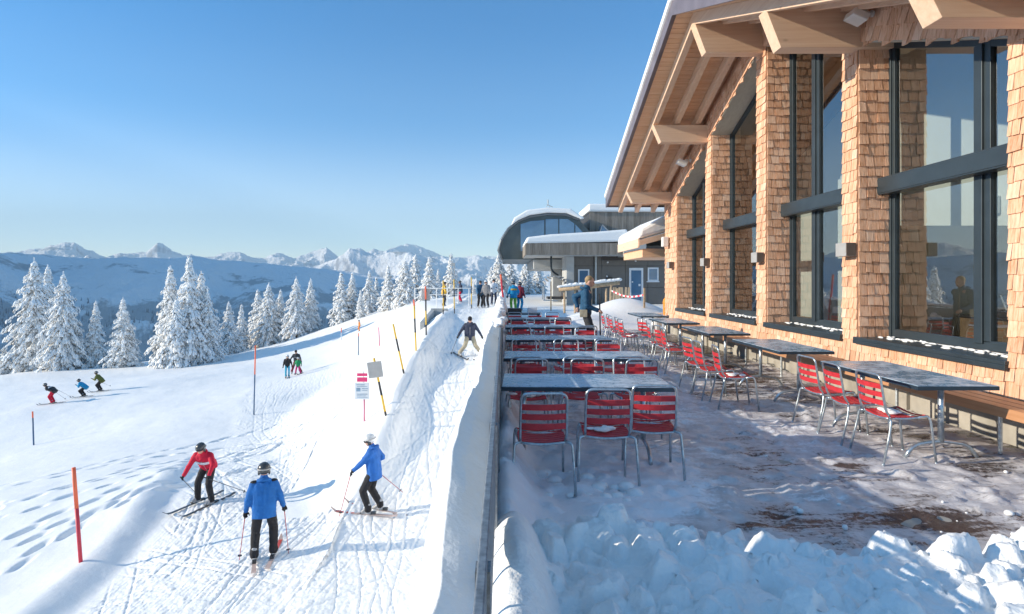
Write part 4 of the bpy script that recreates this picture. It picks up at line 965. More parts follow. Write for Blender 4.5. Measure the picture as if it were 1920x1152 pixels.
def person(loc, yaw, label, s=1.0, hip=(0, 0, .92), lean=5, side=0, twist=0, feet=((-.12, 0), (.12, 0)), fyaw=(0, 0), hands=((-.30, .05, .82), (.30, .05, .82)), head=(0, 0), jacket='c_black', pants='c_black', hat='helmet', hatmat='helmet_dark', goggles=True,
           gloves='c_black', boots='boot_grey', fine=False, long_jacket=True, skis=None, poles=None, bag=None, sink=.0, stripe=None, who='', elbow=None, slim=1.0):
    x, y = loc[:2]; z = loc[2] if len(loc) > 2 else tz(x, y)
    e = empty('person', (x, y, z-sink), R(yaw), label, 'person'); e.scale = (s, s, s)
    vox = .017 if fine else .03
    H = Vector(hip); Rt = Matrix.Rotation(R(twist), 3, 'Z')@Matrix.Rotation(R(side), 3, 'Y')@Matrix.Rotation(R(-lean), 3, 'X')
    def T(p): return H+Rt@Vector(p)
    chest = T((0, 0, .36)); neck = T((0, 0, .50)); shl = [T((sx*.178, -.01, .43)) for sx in (-1, 1)]
    Rh = Rt@Matrix.Rotation(R(head[1]), 3, 'Z')@Matrix.Rotation(R(-head[0]), 3, 'X'); hc = neck+Rh@Vector((0, .02, .165))
    B = MB(); J = MB(); Pn = MB(); Bo = MB()
    for sx in (-1, 1): B.capsule(T((sx*.06, 0, .02)), T((sx*.08, 0, .40)), .10, .10); J.capsule(T((sx*.075*slim, .0, (.0 if long_jacket else .04))), T((sx*.085*slim, 0, .38)), .145*slim, .135*slim)
    J.capsule(T((0, 0, -.04 if long_jacket else 0)), T((0, 0, .40)), .15*slim, .14*slim); J.tube([T((0, 0, -.17 if long_jacket else -.05)), T((0, 0, .15))], [.215*slim, .20*slim], 16, flat=.72); J.capsule(T((-.14, -.01, .42)), T((.14, -.01, .42)), .078, .078); J.capsule(T((-.07, -.01, .48)), T((.07, -.01, .48)), .06, .06); J.capsule(T((0, 0, .46)), neck+Rh@Vector((0, 0, .045)), .085, .072)
    B.capsule(neck-Vector((0, 0, .05)), hc-Rh@Vector((0, .02, .05)), .055, .052)
    B.sphere(hc, (.076, .092, .112), 14, 10, M=Rh); B.sphere(hc+Rh@Vector((0, .045, -.055)), (.052, .05, .055), 10, 8, M=Rh); B.capsule(hc+Rh@Vector((0, .088, .012)), hc+Rh@Vector((0, .110, -.022)), .010, .016)
    for sx in (-1, 1): B.sphere(hc+Rh@Vector((sx*.078, 0, -.005)), (.012, .02, .032), 8, 6, M=Rh)
    hd = []
    for i, sx in enumerate((-1, 1)):
        tgt = Vector(hands[i]); hint = elbow[i] if elbow else (sx*.35, -.8, -.3)
        el, wr = ik(shl[i], tgt, .285, .255, hint)
        B.capsule(shl[i], el, .048, .038); B.capsule(el, wr, .036, .026)
        J.capsule(shl[i], el, .082, .062); J.capsule(el, el+(wr-el)*.92, .062, .050)
        d = (wr-el).normalized(); hd.append((wr, d))
        gm = MB(); px_ = d.cross(Vector((0, 0, 1))).normalized() if abs(d.z) < .95 else Vector((0, 1, 0)); q = d.cross(px_)
        gm.capsule(wr-d*.03, wr+d*.02, .036, .036); gm.capsule(wr+d*.02+px_*.018, wr+d*.07+px_*.022, .024, .022); gm.capsule(wr+d*.02-px_*.018, wr+d*.07-px_*.022, .024, .022)
        for k, fl in enumerate((.030, .040, .037, .026)):
            o_ = px_*(.030-.020*k); a = wr+d*.075+o_; b = a+d*fl*.7+q*.018; c = b+q*fl*.75-d*.01; gm.capsule(a, b, .0115, .011, 6); gm.capsule(b, c, .011, .010, 6)
        a = wr+d*.02+px_*.036; b = a+px_*.024+d*.03+q*.018; gm.capsule(a, b, .014, .012, 6); gm.capsule(b, b+d*.022+q*.020, .012, .011, 6)
        gmat = M[gloves] if gloves else M['skin']
        if gloves: remeshed('glove', gm, gmat, e, .009 if fine else .018, 2)
        else: B.v, B.f, B.r = B.v, B.f, B.r; n0 = len(B.v); B.v += gm.v; B.f += [tuple(t_+n0 for t_ in f) for f in gm.f]; B.r += gm.r
    an = []
    for i, sx in enumerate((-1, 1)):
        hj = H+Matrix.Rotation(R(twist*.5), 3, 'Z')@Vector((sx*.09, 0, -.02)); f = feet[i]; fz = f[2] if len(f) > 2 else 0; ank = Vector((f[0], f[1], .11+fz)); fy = R(fyaw[i]); fd = Vector((-math.sin(fy), math.cos(fy), 0))
        kn, ank = ik(hj, ank, .43, .41, fd+Vector((sx*.12, 0, 0)))
        B.capsule(hj, kn, .070, .048); B.capsule(kn, ank, .046, .034); B.capsule(ank, ank+fd*.12-Vector((0, 0, .06)), .035, .03)
        Pn.capsule(hj+Vector((0, 0, .02)), kn, .108*slim, .082*slim); Pn.capsule(kn, ank+Vector((0, 0, .04)), .084*slim, .076*slim); Pn.capsule(ank+Vector((0, 0, .06)), ank+Vector((0, 0, .01)), .080, .082)
        bm = MB(); bz = Vector((0, 0, 1)); bm.capsule(ank+bz*.10, ank+fd*.0-bz*.05, .062, .060); bm.capsule(ank-fd*.05-bz*.062, ank+fd*.14-bz*.068, .042, .040); bm.capsule(ank+bz*.02+fd*.02, ank+fd*.12-bz*.05, .05, .042)
        remeshed('boot', bm, M[boots], e, .014 if fine else .025, 2); an.append((ank, fd, fy))
    Pn.capsule(H+Vector((-.05, 0, .0)), H+Vector((.05, 0, .0)), .125*slim, .125*slim); Pn.capsule(H, T((0, 0, .12)), .13*slim, .12*slim)
    remeshed('body', B, M['skin'], e, vox*.8, 2)
    remeshed('trousers', Pn, M[pants], e, vox, 4, .009, 3); jk = remeshed('jacket', J, M[jacket], e, vox, 4, .009, 9)
    if fine:                            # hood, hem band, zip and shoulder panels
        m = MB(); m.tube([T((.095*math.cos(a), -.035+.085*math.sin(a), .505-.02*math.sin(a))) for a in [R(q) for q in range(150, 391, 20)]], [.02]+[.034]*11+[.02], 8); m.build('hood', M[jacket], e, smooth=True)
        zb = -.17 if long_jacket else -.02
        for sx in (-1, 1): m = MB(); m.sphere(T((sx*.165, -.012, .475)), (.072, .066, .034), 10, 6, M=Rt); m.build('shoulder_panel', M['c_black' if jacket in ('c_blue', 'c_navy') else jacket], e, smooth=True)
        if not hat == 'hair': m = MB(); m.tube([T((0, .142, z_)) for z_ in (0, .1, .2, .3, .38)], .006, 5); m.build('zip', M['lamp_grey'], e)
    if stripe:
        sm_ = MB(); zc_ = .26
        for k in range(14):
            a = 2*math.pi*k/14; a2 = 2*math.pi*(k+1)/14
            q = [T((math.cos(b)*.232*slim, math.sin(b)*.162*slim, zc_+dz)) for b, dz in ((a, 0), (a2, 0), (a2, .09), (a, .09))]
            n_ = [(p-T((0, 0, zc_))).normalized()*.012 for p in q]; vs = q+[p-m_*3 for p, m_ in zip(q, n_)]; sm_.add(vs, [(0,1,2,3),(7,6,5,4),(0,4,5,1),(2,6,7,3)])
        sm_.build('stripe', M[stripe], e, smooth=True)
    if hat == 'helmet':
        m = MB(); m.sphere(hc+Rh@Vector((0, -.012, .035)), (.112, .132, .118), 20, 14, M=Rh); 
        vs = [Vector(v) for v in m.v]; ih = Rh.transposed(); lim = [(ih@(v-hc)) for v in vs]
        for k_, (v, l_) in enumerate(zip(vs, lim)):
            mz = -.055 if l_.y < .02 else .030
            if l_.z < mz: l_ = Vector((l_.x*.93, l_.y*.93, mz)); m.v[k_] = tuple(hc+Rh@l_)
        m.build('helmet', M[hatmat], e, smooth=True)
        for sx in (-1, 1): m = MB(); m.sphere(hc+Rh@Vector((sx*.088, -.005, -.035)), (.022, .042, .05), 10, 6, M=Rh); m.build('ear_pad', M['helmet_dark'], e, smooth=True)
        if goggles:
            m = MB(); m.tube([hc+Rh@Vector((.088*math.sin(a), -.005+.108*math.cos(a), .012)) for a in [R(q) for q in range(-75, 76, 15)]], .026, 8); m.build('goggles', M['lens'], e, smooth=True)
            m = MB(); m.tube([hc+Rh@Vector((.115*math.sin(a), -.012+.135*math.cos(a), .035)) for a in [R(q) for q in range(70, 291, 20)]], .012, 6); m.build('goggle_strap', M['lamp_grey'], e, smooth=True)
    else:
        m = MB(); m.sphere(hc+Rh@Vector((0, -.030, .042)), (.084, .088, .088), 16, 10, M=Rh); m.sphere(hc+Rh@Vector((0, -.052, .0)), (.070, .045, .07), 12, 8, M=Rh)
        if hat == 'cap': m.sphere(hc+Rh@Vector((0, .01, .06)), (.092, .10, .065), 14, 8, M=Rh)
        remeshed('hair' if hat == 'hair' else 'cap', m, M[hatmat], e, .012, 2, .006)
        for sx in (-1, 1): m = MB(); m.sphere(hc+Rh@Vector((sx*.030, .083, .008)), .009, 8, 6); m.build('eye', M['hair_dark'], e)
        m = MB(); m.sphere(hc+Rh@Vector((0, .092, -.058)), (.022, .008, .006), 8, 6, M=Rh); m.build('mouth', M['c_maroon'], e)
        if goggles: m = MB(); m.tube([hc+Rh@Vector((.08*math.sin(a), .010+.09*math.cos(a), .012)) for a in [R(q) for q in range(-70, 71, 20)]], .017, 6); m.build('sunglasses', M['lens'], e)
    Mw = Matrix.Translation(e.location)@Matrix.Rotation(R(yaw), 4, 'Z')@Matrix.Scale(s, 4)
    if skis:
        mt, L = skis
        for i in (0, 1):
            a, fd, fy = an[i]; c = Mw@(a-Vector((0, 0, .11))); wy = R(yaw)+fy; dv = Vector((-math.sin(wy), math.cos(wy), 0)); p0 = c-dv*L*.44; p1 = c+dv*L*.56
            zl = [tz(*(c+dv*L*u).xy) for u in (-.40, .45)]; slope = (zl[1]-zl[0])/(L*.85); 
            if len(loc) > 2: slope = 0
            se = empty('ski', c, wy, f'{["left", "right"][i]} ski of the {who}', 'ski'); m = MB(); n = 14; sv = Vector((1, 0, 0))
            vs = []; fs = []
            for k in range(n+1):
                u = k/n; yy = (-.44+u)*L; zz = slope*yy+.014+(.10*max(0, (u-.88)/.12)**2)+.02*max(0, (.06-u)/.06); w2 = .045-.013*math.sin(math.pi*min(1, u/.93))+(-.03*max(0, (u-.94)/.06))
                for q in ((-w2, -.006), (w2, -.006), (w2, .006), (-w2, .006)): vs.append((q[0], yy, zz+q[1]))
            for k in range(n):
                for q in range(4): fs.append((k*4+q, k*4+(q+1) % 4, k*4+4+(q+1) % 4, k*4+4+q))
            fs += [(3, 2, 1, 0), (n*4, n*4+1, n*4+2, n*4+3)]; m.add(vs, fs); m.build('ski_blade', M[mt] if mt != 'ski_red' else M['ski_pale'], se)
            if mt == 'ski_red':
                m = MB()
                for k in range(9, 13):
                    y0_, y1_ = (-.44+k/n)*L, (-.44+(k+.96)/n)*L; z_ = slope*(y0_+y1_)/2+.022+(.10*max(0, ((k+.9)/n-.88)/.12)**2); m.box(-.034, .034, y0_, y1_, z_, z_+.004)
                m.build('tip_graphic', M['ski_red'], se)
            m = MB(); m.box(-.035, .035, -.17, -.07, .02, .07); m.box(-.035, .035, .10, .17, .02, .055); m.box(-.03, .03, -.10, .12, .012, .03); m.build('binding', M['helmet_dark'], se)
    if poles:
        for i in (0, 1):
            if poles[i] is None: continue
            wr, d = hd[i]; g_ = Mw@(wr+d*.07); tip = Mw@Vector(poles[i][:3]) if len(poles[i]) == 3 else Vector(poles[i][:3])
            pe = empty('ski_pole', g_, 0, f'{["left", "right"][i]} ski pole of the {who}', 'ski pole'); v = tip-g_; L = v.length; vn = v.normalized()
            m = MB(); m.tube([vn*.06, v], [.009, .006], 8); m.build('shaft', M[poles[2] if len(poles) > 2 else 'pole_shaft'], pe)
            m = MB(); m.tube([-vn*.09, vn*.07], .016, 8); m.build('grip', M['helmet_dark'], pe); bq = MB(); bq.tube([v*(1-.09/L), v*(1-.075/L)], .040, 10); bq.build('basket', M['helmet_dark'], pe)
    return e
def PX(px, Y): return (px-VX)/FPX*Y
person((PX(495, 11.0), 11.0), 20, 'skier in a long blue jacket and black trousers seen from behind', 1.03, hip=(0, .0, .93), lean=4, feet=((-.16, -.04), (.16, .06)), fyaw=(2, -10), hands=((-.31, .10, .86), (.33, .14, .88)), jacket='c_blue', fine=True, boots='boot_grey',
    skis=('ski_red', 1.35), poles=((-.42, .10, .0), (.42, .05, .0)), who='skier in the long blue jacket')
person((PX(700, 12.7), 12.7), 78, 'skier in a royal blue jacket and white helmet facing left with one pole forward', 1.0, hip=(0, -.02, .90), lean=5, twist=6, feet=((-.14, .06), (.13, -.10)), fyaw=(8, 4), hands=((-.22, .50, .80), (.20, .12, 1.00)), head=(10, 10), jacket='c_royal', pants='c_black', hatmat='helmet_white', fine=True,
    skis=('ski_red', 1.45), poles=((-.34, .62, .0), (.34, -.55, .35)), elbow=((-.2, -.9, -.5), (.6, -.8, 0)), who='skier in the royal blue jacket')
person((PX(384, 14.3), 14.3), 158, 'skier in a red jacket bending forward at the edge of the piste', .97, hip=(0, -.12, .93), lean=42, twist=22, feet=((-.22, .0), (.22, .02)), fyaw=(-8, -14), hands=((-.46, .28, .84), (.26, .46, .70)), head=(-25, 0), jacket='c_red', fine=True, skis=('ski_dark', 1.45),
    poles=((-1.05, -.35, .30), (.52, -.25, .04), 'pole_shaft_dark'), elbow=((-1, -.1, .2), (1, -.1, .2)), who='bending skier in the red jacket', long_jacket=False, stripe='c_white')
person((PX(881, 23.3), 23.3), 186, 'skier in a navy jacket and khaki trousers coming down the ramp', 1.0, hip=(0, -.05, .80), lean=8, feet=((-.42, .0), (.40, .05)), fyaw=(-22, 22), hands=((-.46, .14, .80), (.46, .14, .82)), head=(12, 0), jacket='c_navy', pants='c_khaki', hat='cap', hatmat='c_black', fine=True,
    skis=('ski_dark', 1.5), poles=((-.75, -.35, .02), (.75, -.35, .02), 'pole_shaft_dark'), who='skier on the ramp')
wt = person((1.80, 12.95, 0.06), -98, 'man in a dark teal sweater standing on the terrace and looking right', 1.04, hip=(0, 0, .93), lean=3, twist=0, feet=((-.12, -.04), (.12, .06)), hands=((-.16, -.17, 1.03), (.20, .26, .99)), head=(12, -4), jacket='c_teal', pants='c_charcoal', hat='hair', hatmat='hair_blond', goggles=False,
    gloves=None, boots='c_black', fine=True, long_jacket=False, elbow=((-.35, -1, 0), (.25, -.7, -.5)), slim=.84)
m = MB(); m.tube([Vector((0, 0, -.02)), Vector((0, 0, .10))], .15, 18, r=.5, flat=.80); o = m.build('belt', M['c_black'], wt); o.location = (0, 0, .92)
m = MB(); m.box(.13, .19, -.12, .04, .84, 1.0); o = m.build('belt_pouch', M['c_khaki'], wt, bevel=.01)
so = empty('snow_shovel_handle', (2.10, 12.72, 0), 0, 'long stick held upright by the man in the teal sweater', 'stick'); m = MB(); m.tube([(0, 0, .02), (-.03, 0, 1.45)], .016, 8); m.build('shaft', M['pole_black'], so); m = MB(); m.tube([(0, 0, .0), (0, 0, .42)], .026, 8); m.build('wooden_end', M['post_wood'], so)
# standing three by the piste
person((PX(539, 41), 41), 200, 'person in a black jacket and turquoise trousers standing beside the instructor', .93, feet=((-.1, 0), (.12, 0)), hands=((-.32, .05, .85), (.30, .1, .85)), jacket='c_black', pants='c_cyan', hatmat='helmet_white', skis=('ski_dark', 1.3), who='person in turquoise trousers', slim=.85)
person((PX(556, 43.0), 43.0), 185, 'instructor in a dark jacket bending over a small child', 1.05, hip=(0, -.05, .88), lean=16, feet=((-.32, 0), (.32, 0)), fyaw=(-15, 15), hands=((-.42, .35, .85), (.42, .35, .88)), jacket='c_charcoal', pants='c_maroon', hat='cap', hatmat='c_black', skis=('ski_dark', 1.5), who='instructor', stripe='c_grey')
person((PX(559, 42.0), 42.0), 184, 'small child in a green jacket and pink trousers between the instructor\'s skis', .72, hip=(0, 0, .88), feet=((-.24, 0), (.24, 0)), fyaw=(-10, 10), hands=((-.36, .2, .9), (.38, .15, .9)), jacket='c_green', pants='c_pink', hatmat='helmet_white', skis=('ski_dark', .9), who='child in the green jacket')
# three racers in a line
tuck = dict(hip=(0, -.12, .72), lean=52, feet=((-.14, .0), (.14, .0)), head=(-35, 0))
person((PX(99, 39.5), 39.5), 97, 'crouching skier in red trousers and a black and white jacket, leading the line', 1.0, hip=(0, -.06, .86), lean=62, feet=((-.13, 0), (.13, 0)), hands=((-.25, -.05, .95), (.25, -.02, .95)), head=(-35, 0), jacket='c_charcoal', pants='c_red', stripe='c_white', skis=('ski_dark', 1.7), poles=((-.3, -1.0, .3), (.3, -1.0, .35), 'pole_shaft_dark'), who='leading skier of the far line')
person((PX(157, 41), 41), 97, 'crouching skier in a bright blue jacket, middle of the far line', .95, jacket='c_sky', hands=((-.22, .35, .88), (.22, .35, .88)), skis=('ski_dark', 1.5), poles=((-.3, -.8, .35), None, 'pole_shaft_dark'), who='middle skier of the far line', **tuck)
person((PX(188, 43), 43), 97, 'crouching skier in an olive jacket, last of the far line', 1.0, hip=(0, -.10, .80), lean=42, feet=((-.14, 0), (.14, 0)), head=(-30, 0), hands=((-.2, .42, .95), (.2, .42, .95)), jacket='c_olive', skis=('ski_dark', 1.5), poles=((-.3, -.9, .4), None, 'pole_shaft_dark'), who='last skier of the far line')
person((PX(674, 70), 70), 120, 'tiny distant skier in orange on the sunny slope below the upper trees', .8, jacket='c_orange', pants='c_orange')
# queue at the top
def q(px, Y, yaw, label, j, p, **k): return person((PX(px, Y), Y, max(tz(PX(px, Y), Y), -.1)), yaw, label, k.pop('s', 1.0), jacket=j, pants=p, **k)
q(832, 41, -60, 'waiting person in a yellow and black jacket behind the white railing', 'c_yellow', 'c_charcoal', hat='cap', hatmat='hair_dark', stripe='c_black', hands=((-.25, .25, .95), (.28, .2, .92)), feet=((-.16, .1), (.2, -.15)))
q(864, 43, 110, 'waiting person in a dark jacket and red trousers behind the white railing', 'c_navy', 'c_red', hands=((-.2, .35, 1.0), (.2, .3, 1.0)), s=.92)
q(900, 37, 200, 'person in a dark blue jacket, left one at the ramp top', 'c_teal', 'c_black', hat='cap', hatmat='hair_dark', hands=((-.2, .3, .95), (.2, .3, .9)))
q(912, 36.4, 160, 'person in a grey jacket, middle one at the ramp top', 'c_grey', 'c_black', hatmat='helmet_white', hands=((-.3, .1, .8), (.28, .2, .9)))
q(925.5, 38, 190, 'person in a white jacket and navy trousers at the ramp top', 'c_white', 'c_navy', hat='cap', hatmat='hair_dark', hands=((-.15, .25, 1.15), (.2, .25, 1.1)))
q(963, 33, 10, 'person with lime trousers and a yellow band on a blue jacket', 'c_sky', 'c_lime', stripe='c_yellow', hands=((-.35, .05, .85), (.3, .2, .95)), hatmat='helmet_dark')
q(974, 33.6, -25, 'person in a maroon jacket beside the one in lime trousers', 'c_maroon', 'c_sky', hands=((-.3, .1, .85), (.3, .1, .85)), hatmat='helmet_dark', s=.96)

bpy.data.scenes.remove(TMP)
# ================================================================ lift station and far plateau
simple('panel_brown', (.17,.155,.14), .6, .1, .06, 3, .05); simple('cowl_metal', (.085,.105,.11), .35, .4, .1, 1.5, .05); simple('cowl_edge', (.16,.18,.20), .35, .5, .1, 2, 0)
simple('pale_concrete', (.45,.46,.46), .8, 0, .12, 1.5, .2); simple('door_white', (.75,.77,.80), .4, 0, .04, 4, 0); simple('station_glass', (.10,.20,.32), .06, 0, .1, 1, 0, .9)
simple('log_wood', (.52,.37,.23), .8, 0, .25, 8, .4); simple('net_orange', (.80,.28,.03), .7, 0, .1, 6, 0)
t = NT('grey_boards'); co = t.co(); r = t.attr('rnd'); g1 = t.noise(t.co((9, 9, .8)), 1.5, 4); c = t.ramp(r, [(0, (.17,.145,.12)), (1, (.34,.30,.26))]); c = t.mix(.4, c, t.ramp(g1, [(.3, (.14,.12,.10)), (.7, (.36,.33,.29))])); t.bsdf(c, .8, 0, t.bump(g1, .3, .01), .2); M['grey_boards'] = t.m
st = empty('lift_station', (5, 46, 0), 0, 'dark lift station with a rounded glazed cowl and snow covered flat roofs', 'building')
Y0 = 42.0
def bx(name, mat, x0, x1, y0, y1, z0, z1, par=None, **k): m = MB(); m.box(x0, x1, y0, y1, z0, z1); return P(name, m, M[mat], st, **k) if par is None else SUB(name, m, M[mat], par, st, **k)
m = MB(); edges = [4.9, 6.4, 7.0, 8.7, 10.3, 11.7, 13.2, 15, 17]
for a, b in zip(edges[:-1], edges[1:]):
    for z0, z1 in ((-.3, 1.2), (1.2, 2.75), (2.75, 4.2)): m.box(a+.012, b-.012, Y0, Y0+.2, z0+.012, z1-.012)
wall = P('wall', m, M['panel_brown'], st)
bx('wall_back', 'inner_dark', 4.95, 17, Y0+.1, 52, -.3, 4.1)
bx('column', 'pale_concrete', 4.45, 4.98, Y0-.3, Y0+3, -.3, 4.0)
m = MB()
for x in np.arange(1.5, 8.25, .15): m.box(x+.004, x+.146, 39.9, 39.98, 3.45+.02*(x > 7), 4.25)
for y in np.arange(40, 48, .15): m.box(1.46, 1.5, y, y+.146, 3.45, 4.25)
P('canopy_fascia', m, M['grey_boards'], st); bx('canopy_soffit', 'pale_concrete', 1.52, 8.3, 40, 48, 3.42, 3.55)
bx('canopy_deck', 'inner_dark', 1.52, 8.3, 40, 48, 3.55, 4.2)
m = MB(); m.prism([(1.42, 4.2), (8.4, 4.35), (8.4, 5.2), (6.6, 5.05), (3.2, 4.85), (1.55, 4.65)], 'y', 39.85, 48); P('canopy_snow', m, M['snow'], st, bevel=.14)
bx('corner_box', 'lamp_grey', 8.1, 9.6, 39.6, 42, 3.35, 4.6); m = MB(); m.prism([(8.0, 4.6), (9.7, 4.6), (15, 5.4), (15, 6.0), (9.0, 5.25)], 'y', 39.5, 48); P('corner_snow', m, M['snow'], st, bevel=.12); bx('eave_band', 'inner_dark', 7.0, 14, Y0-.25, Y0, 3.15, 4.1)
m = MB()
for x in np.arange(7.0, 14.5, .2): m.box(x+.006, x+.194, 47.9, 48, 5.0, 7.3)
P('upper_wall', m, M['grey_boards'], st); bx('upper_core', 'inner_dark', 7.02, 14.5, 48, 54, 4.5, 7.25); bx('upper_snow', 'snow', 6.85, 14.7, 47.7, 54, 7.3, 7.95, bevel=.15)
for x in (7.4, 10.4):
    m = MB(); m.prism([(x, 5.1), (x+1.3, 5.1), (x+.45, 6.05), (x+.3, 6.05)], 'y', 46.3, 47.4); P('skylight', m, M['station_glass'], st)
    m = MB(); m.tube([(x, 46.28, 5.1), (x+.37, 46.28, 6.08), (x+1.3, 46.28, 5.1)], .06, 6); P('skylight_frame', m, M['lamp_grey'], st)
d = bx('door', 'door_white', 8.95, 9.95, Y0-.08, Y0+.02, .1, 2.60); m = MB(); m.box(9.09, 9.81, Y0-.10, Y0-.085, .2, 2.42); SUB('door_pane', m, M['station_glass'], d, st); m = MB(); m.box(9.6, 9.75, Y0-.115, Y0-.103, 1.3, 1.45); SUB('notice', m, M['door_white'], d, st); m = MB(); m.box(9.12, 9.22, Y0-.115, Y0-.103, 1.55, 1.65); SUB('notice', m, M['door_white'], d, st)
w = bx('window', 'door_white', 10.28, 11.05, Y0-.07, Y0+.02, 1.65, 2.63); m = MB(); m.box(10.38, 10.95, Y0-.085, Y0-.072, 1.76, 2.52); SUB('pane', m, M['station_glass'], w, st); m = MB(); m.box(10.2, 11.1, Y0-.12, Y0+.0, 1.58, 1.65); SUB('sill', m, M['door_white'], w, st)
w = bx('window', 'door_white', 5.3, 6.1, Y0-.07, Y0+.02, .9, 2.5); m = MB(); m.box(5.4, 6.0, Y0-.085, Y0-.072, 1.0, 2.4); SUB('pane', m, M['station_glass'], w, st)
m = MB(); m.tube([(6.55, Y0-.15, 0), (6.55, Y0-.15, 3.5)], .07, 8); P('downpipe', m, M['galvanised'], st)
for x, z in ((7.35, 2.0), (7.4, 3.0), (9.4, 3.1)): m = MB(); m.sphere((x, Y0-.1, z), .07, 8, 6); m.box(x-.03, x+.03, Y0-.1, Y0, z-.03, z+.03); P('outdoor_lamp', m, M['door_white'], st)
m = MB(); m.box(7.3, 7.75, Y0-.16, Y0, 1.7, 1.95); P('horn_box', m, M['inner_dark'], st, bevel=.03)
# cowl: rounded profile swept back
cw_ = [(-.15, 3.35), (-.42, 4.05), (-.2, 4.9), (.35, 5.75), (1.1, 6.35), (2.0, 6.7), (3.4, 6.9), (4.9, 6.85), (5.9, 6.45), (7.0, 5.2), (7.0, 3.35)]
cw_ = [tuple(p) for p in [(x, z) for x, z in cw_]]
m = MB(); m.prism(cw_, 'y', 46, 60); cowl = P('cowl', m, M['cowl_metal'], st)
m = MB(); pth = [(x, 45.98, z) for x, z in cw_[:-2]]; m.tube(pth, .11, 6); SUB('cowl_edge', m, M['cowl_edge'], cowl, st, smooth=True)
m = MB(); gp_ = [(1.45, 4.2), (1.45, 6.15), (2.1, 6.42), (3.4, 6.6), (4.9, 6.55), (5.5, 6.25), (6.6, 5.0)]
m.prism([(1.3, 4.0), (1.3, 6.1), (2.1, 6.35), (3.15, 6.42), (3.15, 4.0)], 'y', 45.9, 45.95); m.prism([(3.25, 4.0), (3.25, 6.5), (4.25, 6.52), (4.25, 4.0)], 'y', 45.9, 45.95); m.prism([(4.33, 4.0), (4.33, 6.52), (5.0, 6.5), (5.5, 6.15), (5.5, 4.0)], 'y', 45.9, 45.95); m.prism([(5.58, 4.0), (5.58, 6.1), (6.6, 5.0), (6.6, 4.0)], 'y', 45.9, 45.95)
SUB('cowl_glazing', m, M['station_glass'], cowl, st)
m = MB(); m.prism([(.55, 6.0), (1.1, 6.42), (2.0, 6.8), (3.4, 7.0), (4.9, 6.95), (6.0, 6.5), (6.3, 6.55), (5.2, 7.3), (3.4, 7.4), (1.8, 7.2), (.8, 6.6)], 'y', 45.7, 60); SUB('cowl_snow', m, M['snow'], cowl, st, bevel=.1)
m = MB(); m.tube([(3.3, 48, 7.2), (3.6, 48, 8.0), (3.9, 48, 7.2)], .04, 5); m.tube([(3.5, 48, 7.9), (4.0, 48, 7.7)], .03, 5); m.tube([(3.6, 48, 8.0), (3.6, 48, 8.3)], .05, 5); SUB('antenna', m, M['pale_concrete'], cowl, st)
m = MB(); m.box(2.3, 5.0, 45.5, 58, 2.6, 3.34); m.box(3.9, 4.6, 47, 49, -.2, 2.6); P('beam', m, M['pale_concrete'], st, bevel=.03)
# chairlift seat under the station
cl = empty('chairlift_seat', (3.6, 41, 0), 0, 'bubble chairlift seat hanging under the station floor', 'chairlift')
m = MB(); m.tube(arc_path([(-.3, 0, 3.4), (-.3, 0, 2.4), (.2, 0, 2.05)], .3), .07, 8); m.build('hanger', M['frame_metal'], cl)
m = MB()
for k in range(9):
    a0, a1 = R(20+k*16), R(36+k*16); m.obox((-.05-.9*math.cos((a0+a1)/2)*.9, 0, 1.15+.85*math.sin((a0+a1)/2)), (.05, 1.6, .27), Matrix.Rotation(-((a0+a1)/2), 3, 'Y')@Matrix.Rotation(0, 3, 'X'))
m.build('bubble_canopy', M['lamp_grey'], cl, smooth=False)
m = MB(); m.box(-.6, .7, -.75, .75, .42, .58); m.obox((.55, 0, .95), (.1, 1.5, .8), Matrix.Rotation(R(12), 3, 'Y')); m.build('seat', M['inner_dark'], cl, bevel=.05)
m = MB(); m.tube([(-.85, -.78, .35), (-.85, -.78, 1.3)], .04, 6); m.tube([(-.85, .78, .35), (-.85, .78, 1.3)], .04, 6); m.tube([(-.9, -.78, .35), (.1, -.78, .30)], .045, 6); m.tube([(-.85, -.80, .8), (-.85, .80, .8)], .03, 6); m.build('safety_bar', M['galvanised'], cl)
# log fence with snow
lf = empty('log_fence', (5, 31, 0), 0, 'round log barrier with snow on top in front of the station', 'fence')
m = MB(); m.tube([(2.9, 31, 1.25), (4.3, 31, 1.38), (6.1, 31, 1.62)], .13, 8); P('log', m, M['log_wood'], lf, smooth=True)
m = MB(); 
for k in range(34): m.sphere((2.95+k*.095, 31, 1.39+k*.0108+random.uniform(-.015, .02)), (.16, .13, random.uniform(.07, .12)), 8, 5)
P('snow_cap', m, M['snow'], lf, smooth=True)
for x in (3.2, 3.75, 4.6, 5.4, 6.0): m = MB(); m.tube([(x, 31, -.2), (x, 31, 1.3)], .06, 7); P('post', m, M['log_wood'], lf)
bp = empty('bucket_stack', (5.9, 29.5, 0), 0, 'bundle of pale upright boards behind the man in the teal sweater', 'boards')
for k in range(7): m = MB(); m.obox((5.35+k*.15, 29.5, .75), (.10, .04, 1.25), Matrix.Rotation(R(random.uniform(-6, 6)), 3, 'Y')); P('board', m, M['post_wood'], bp)
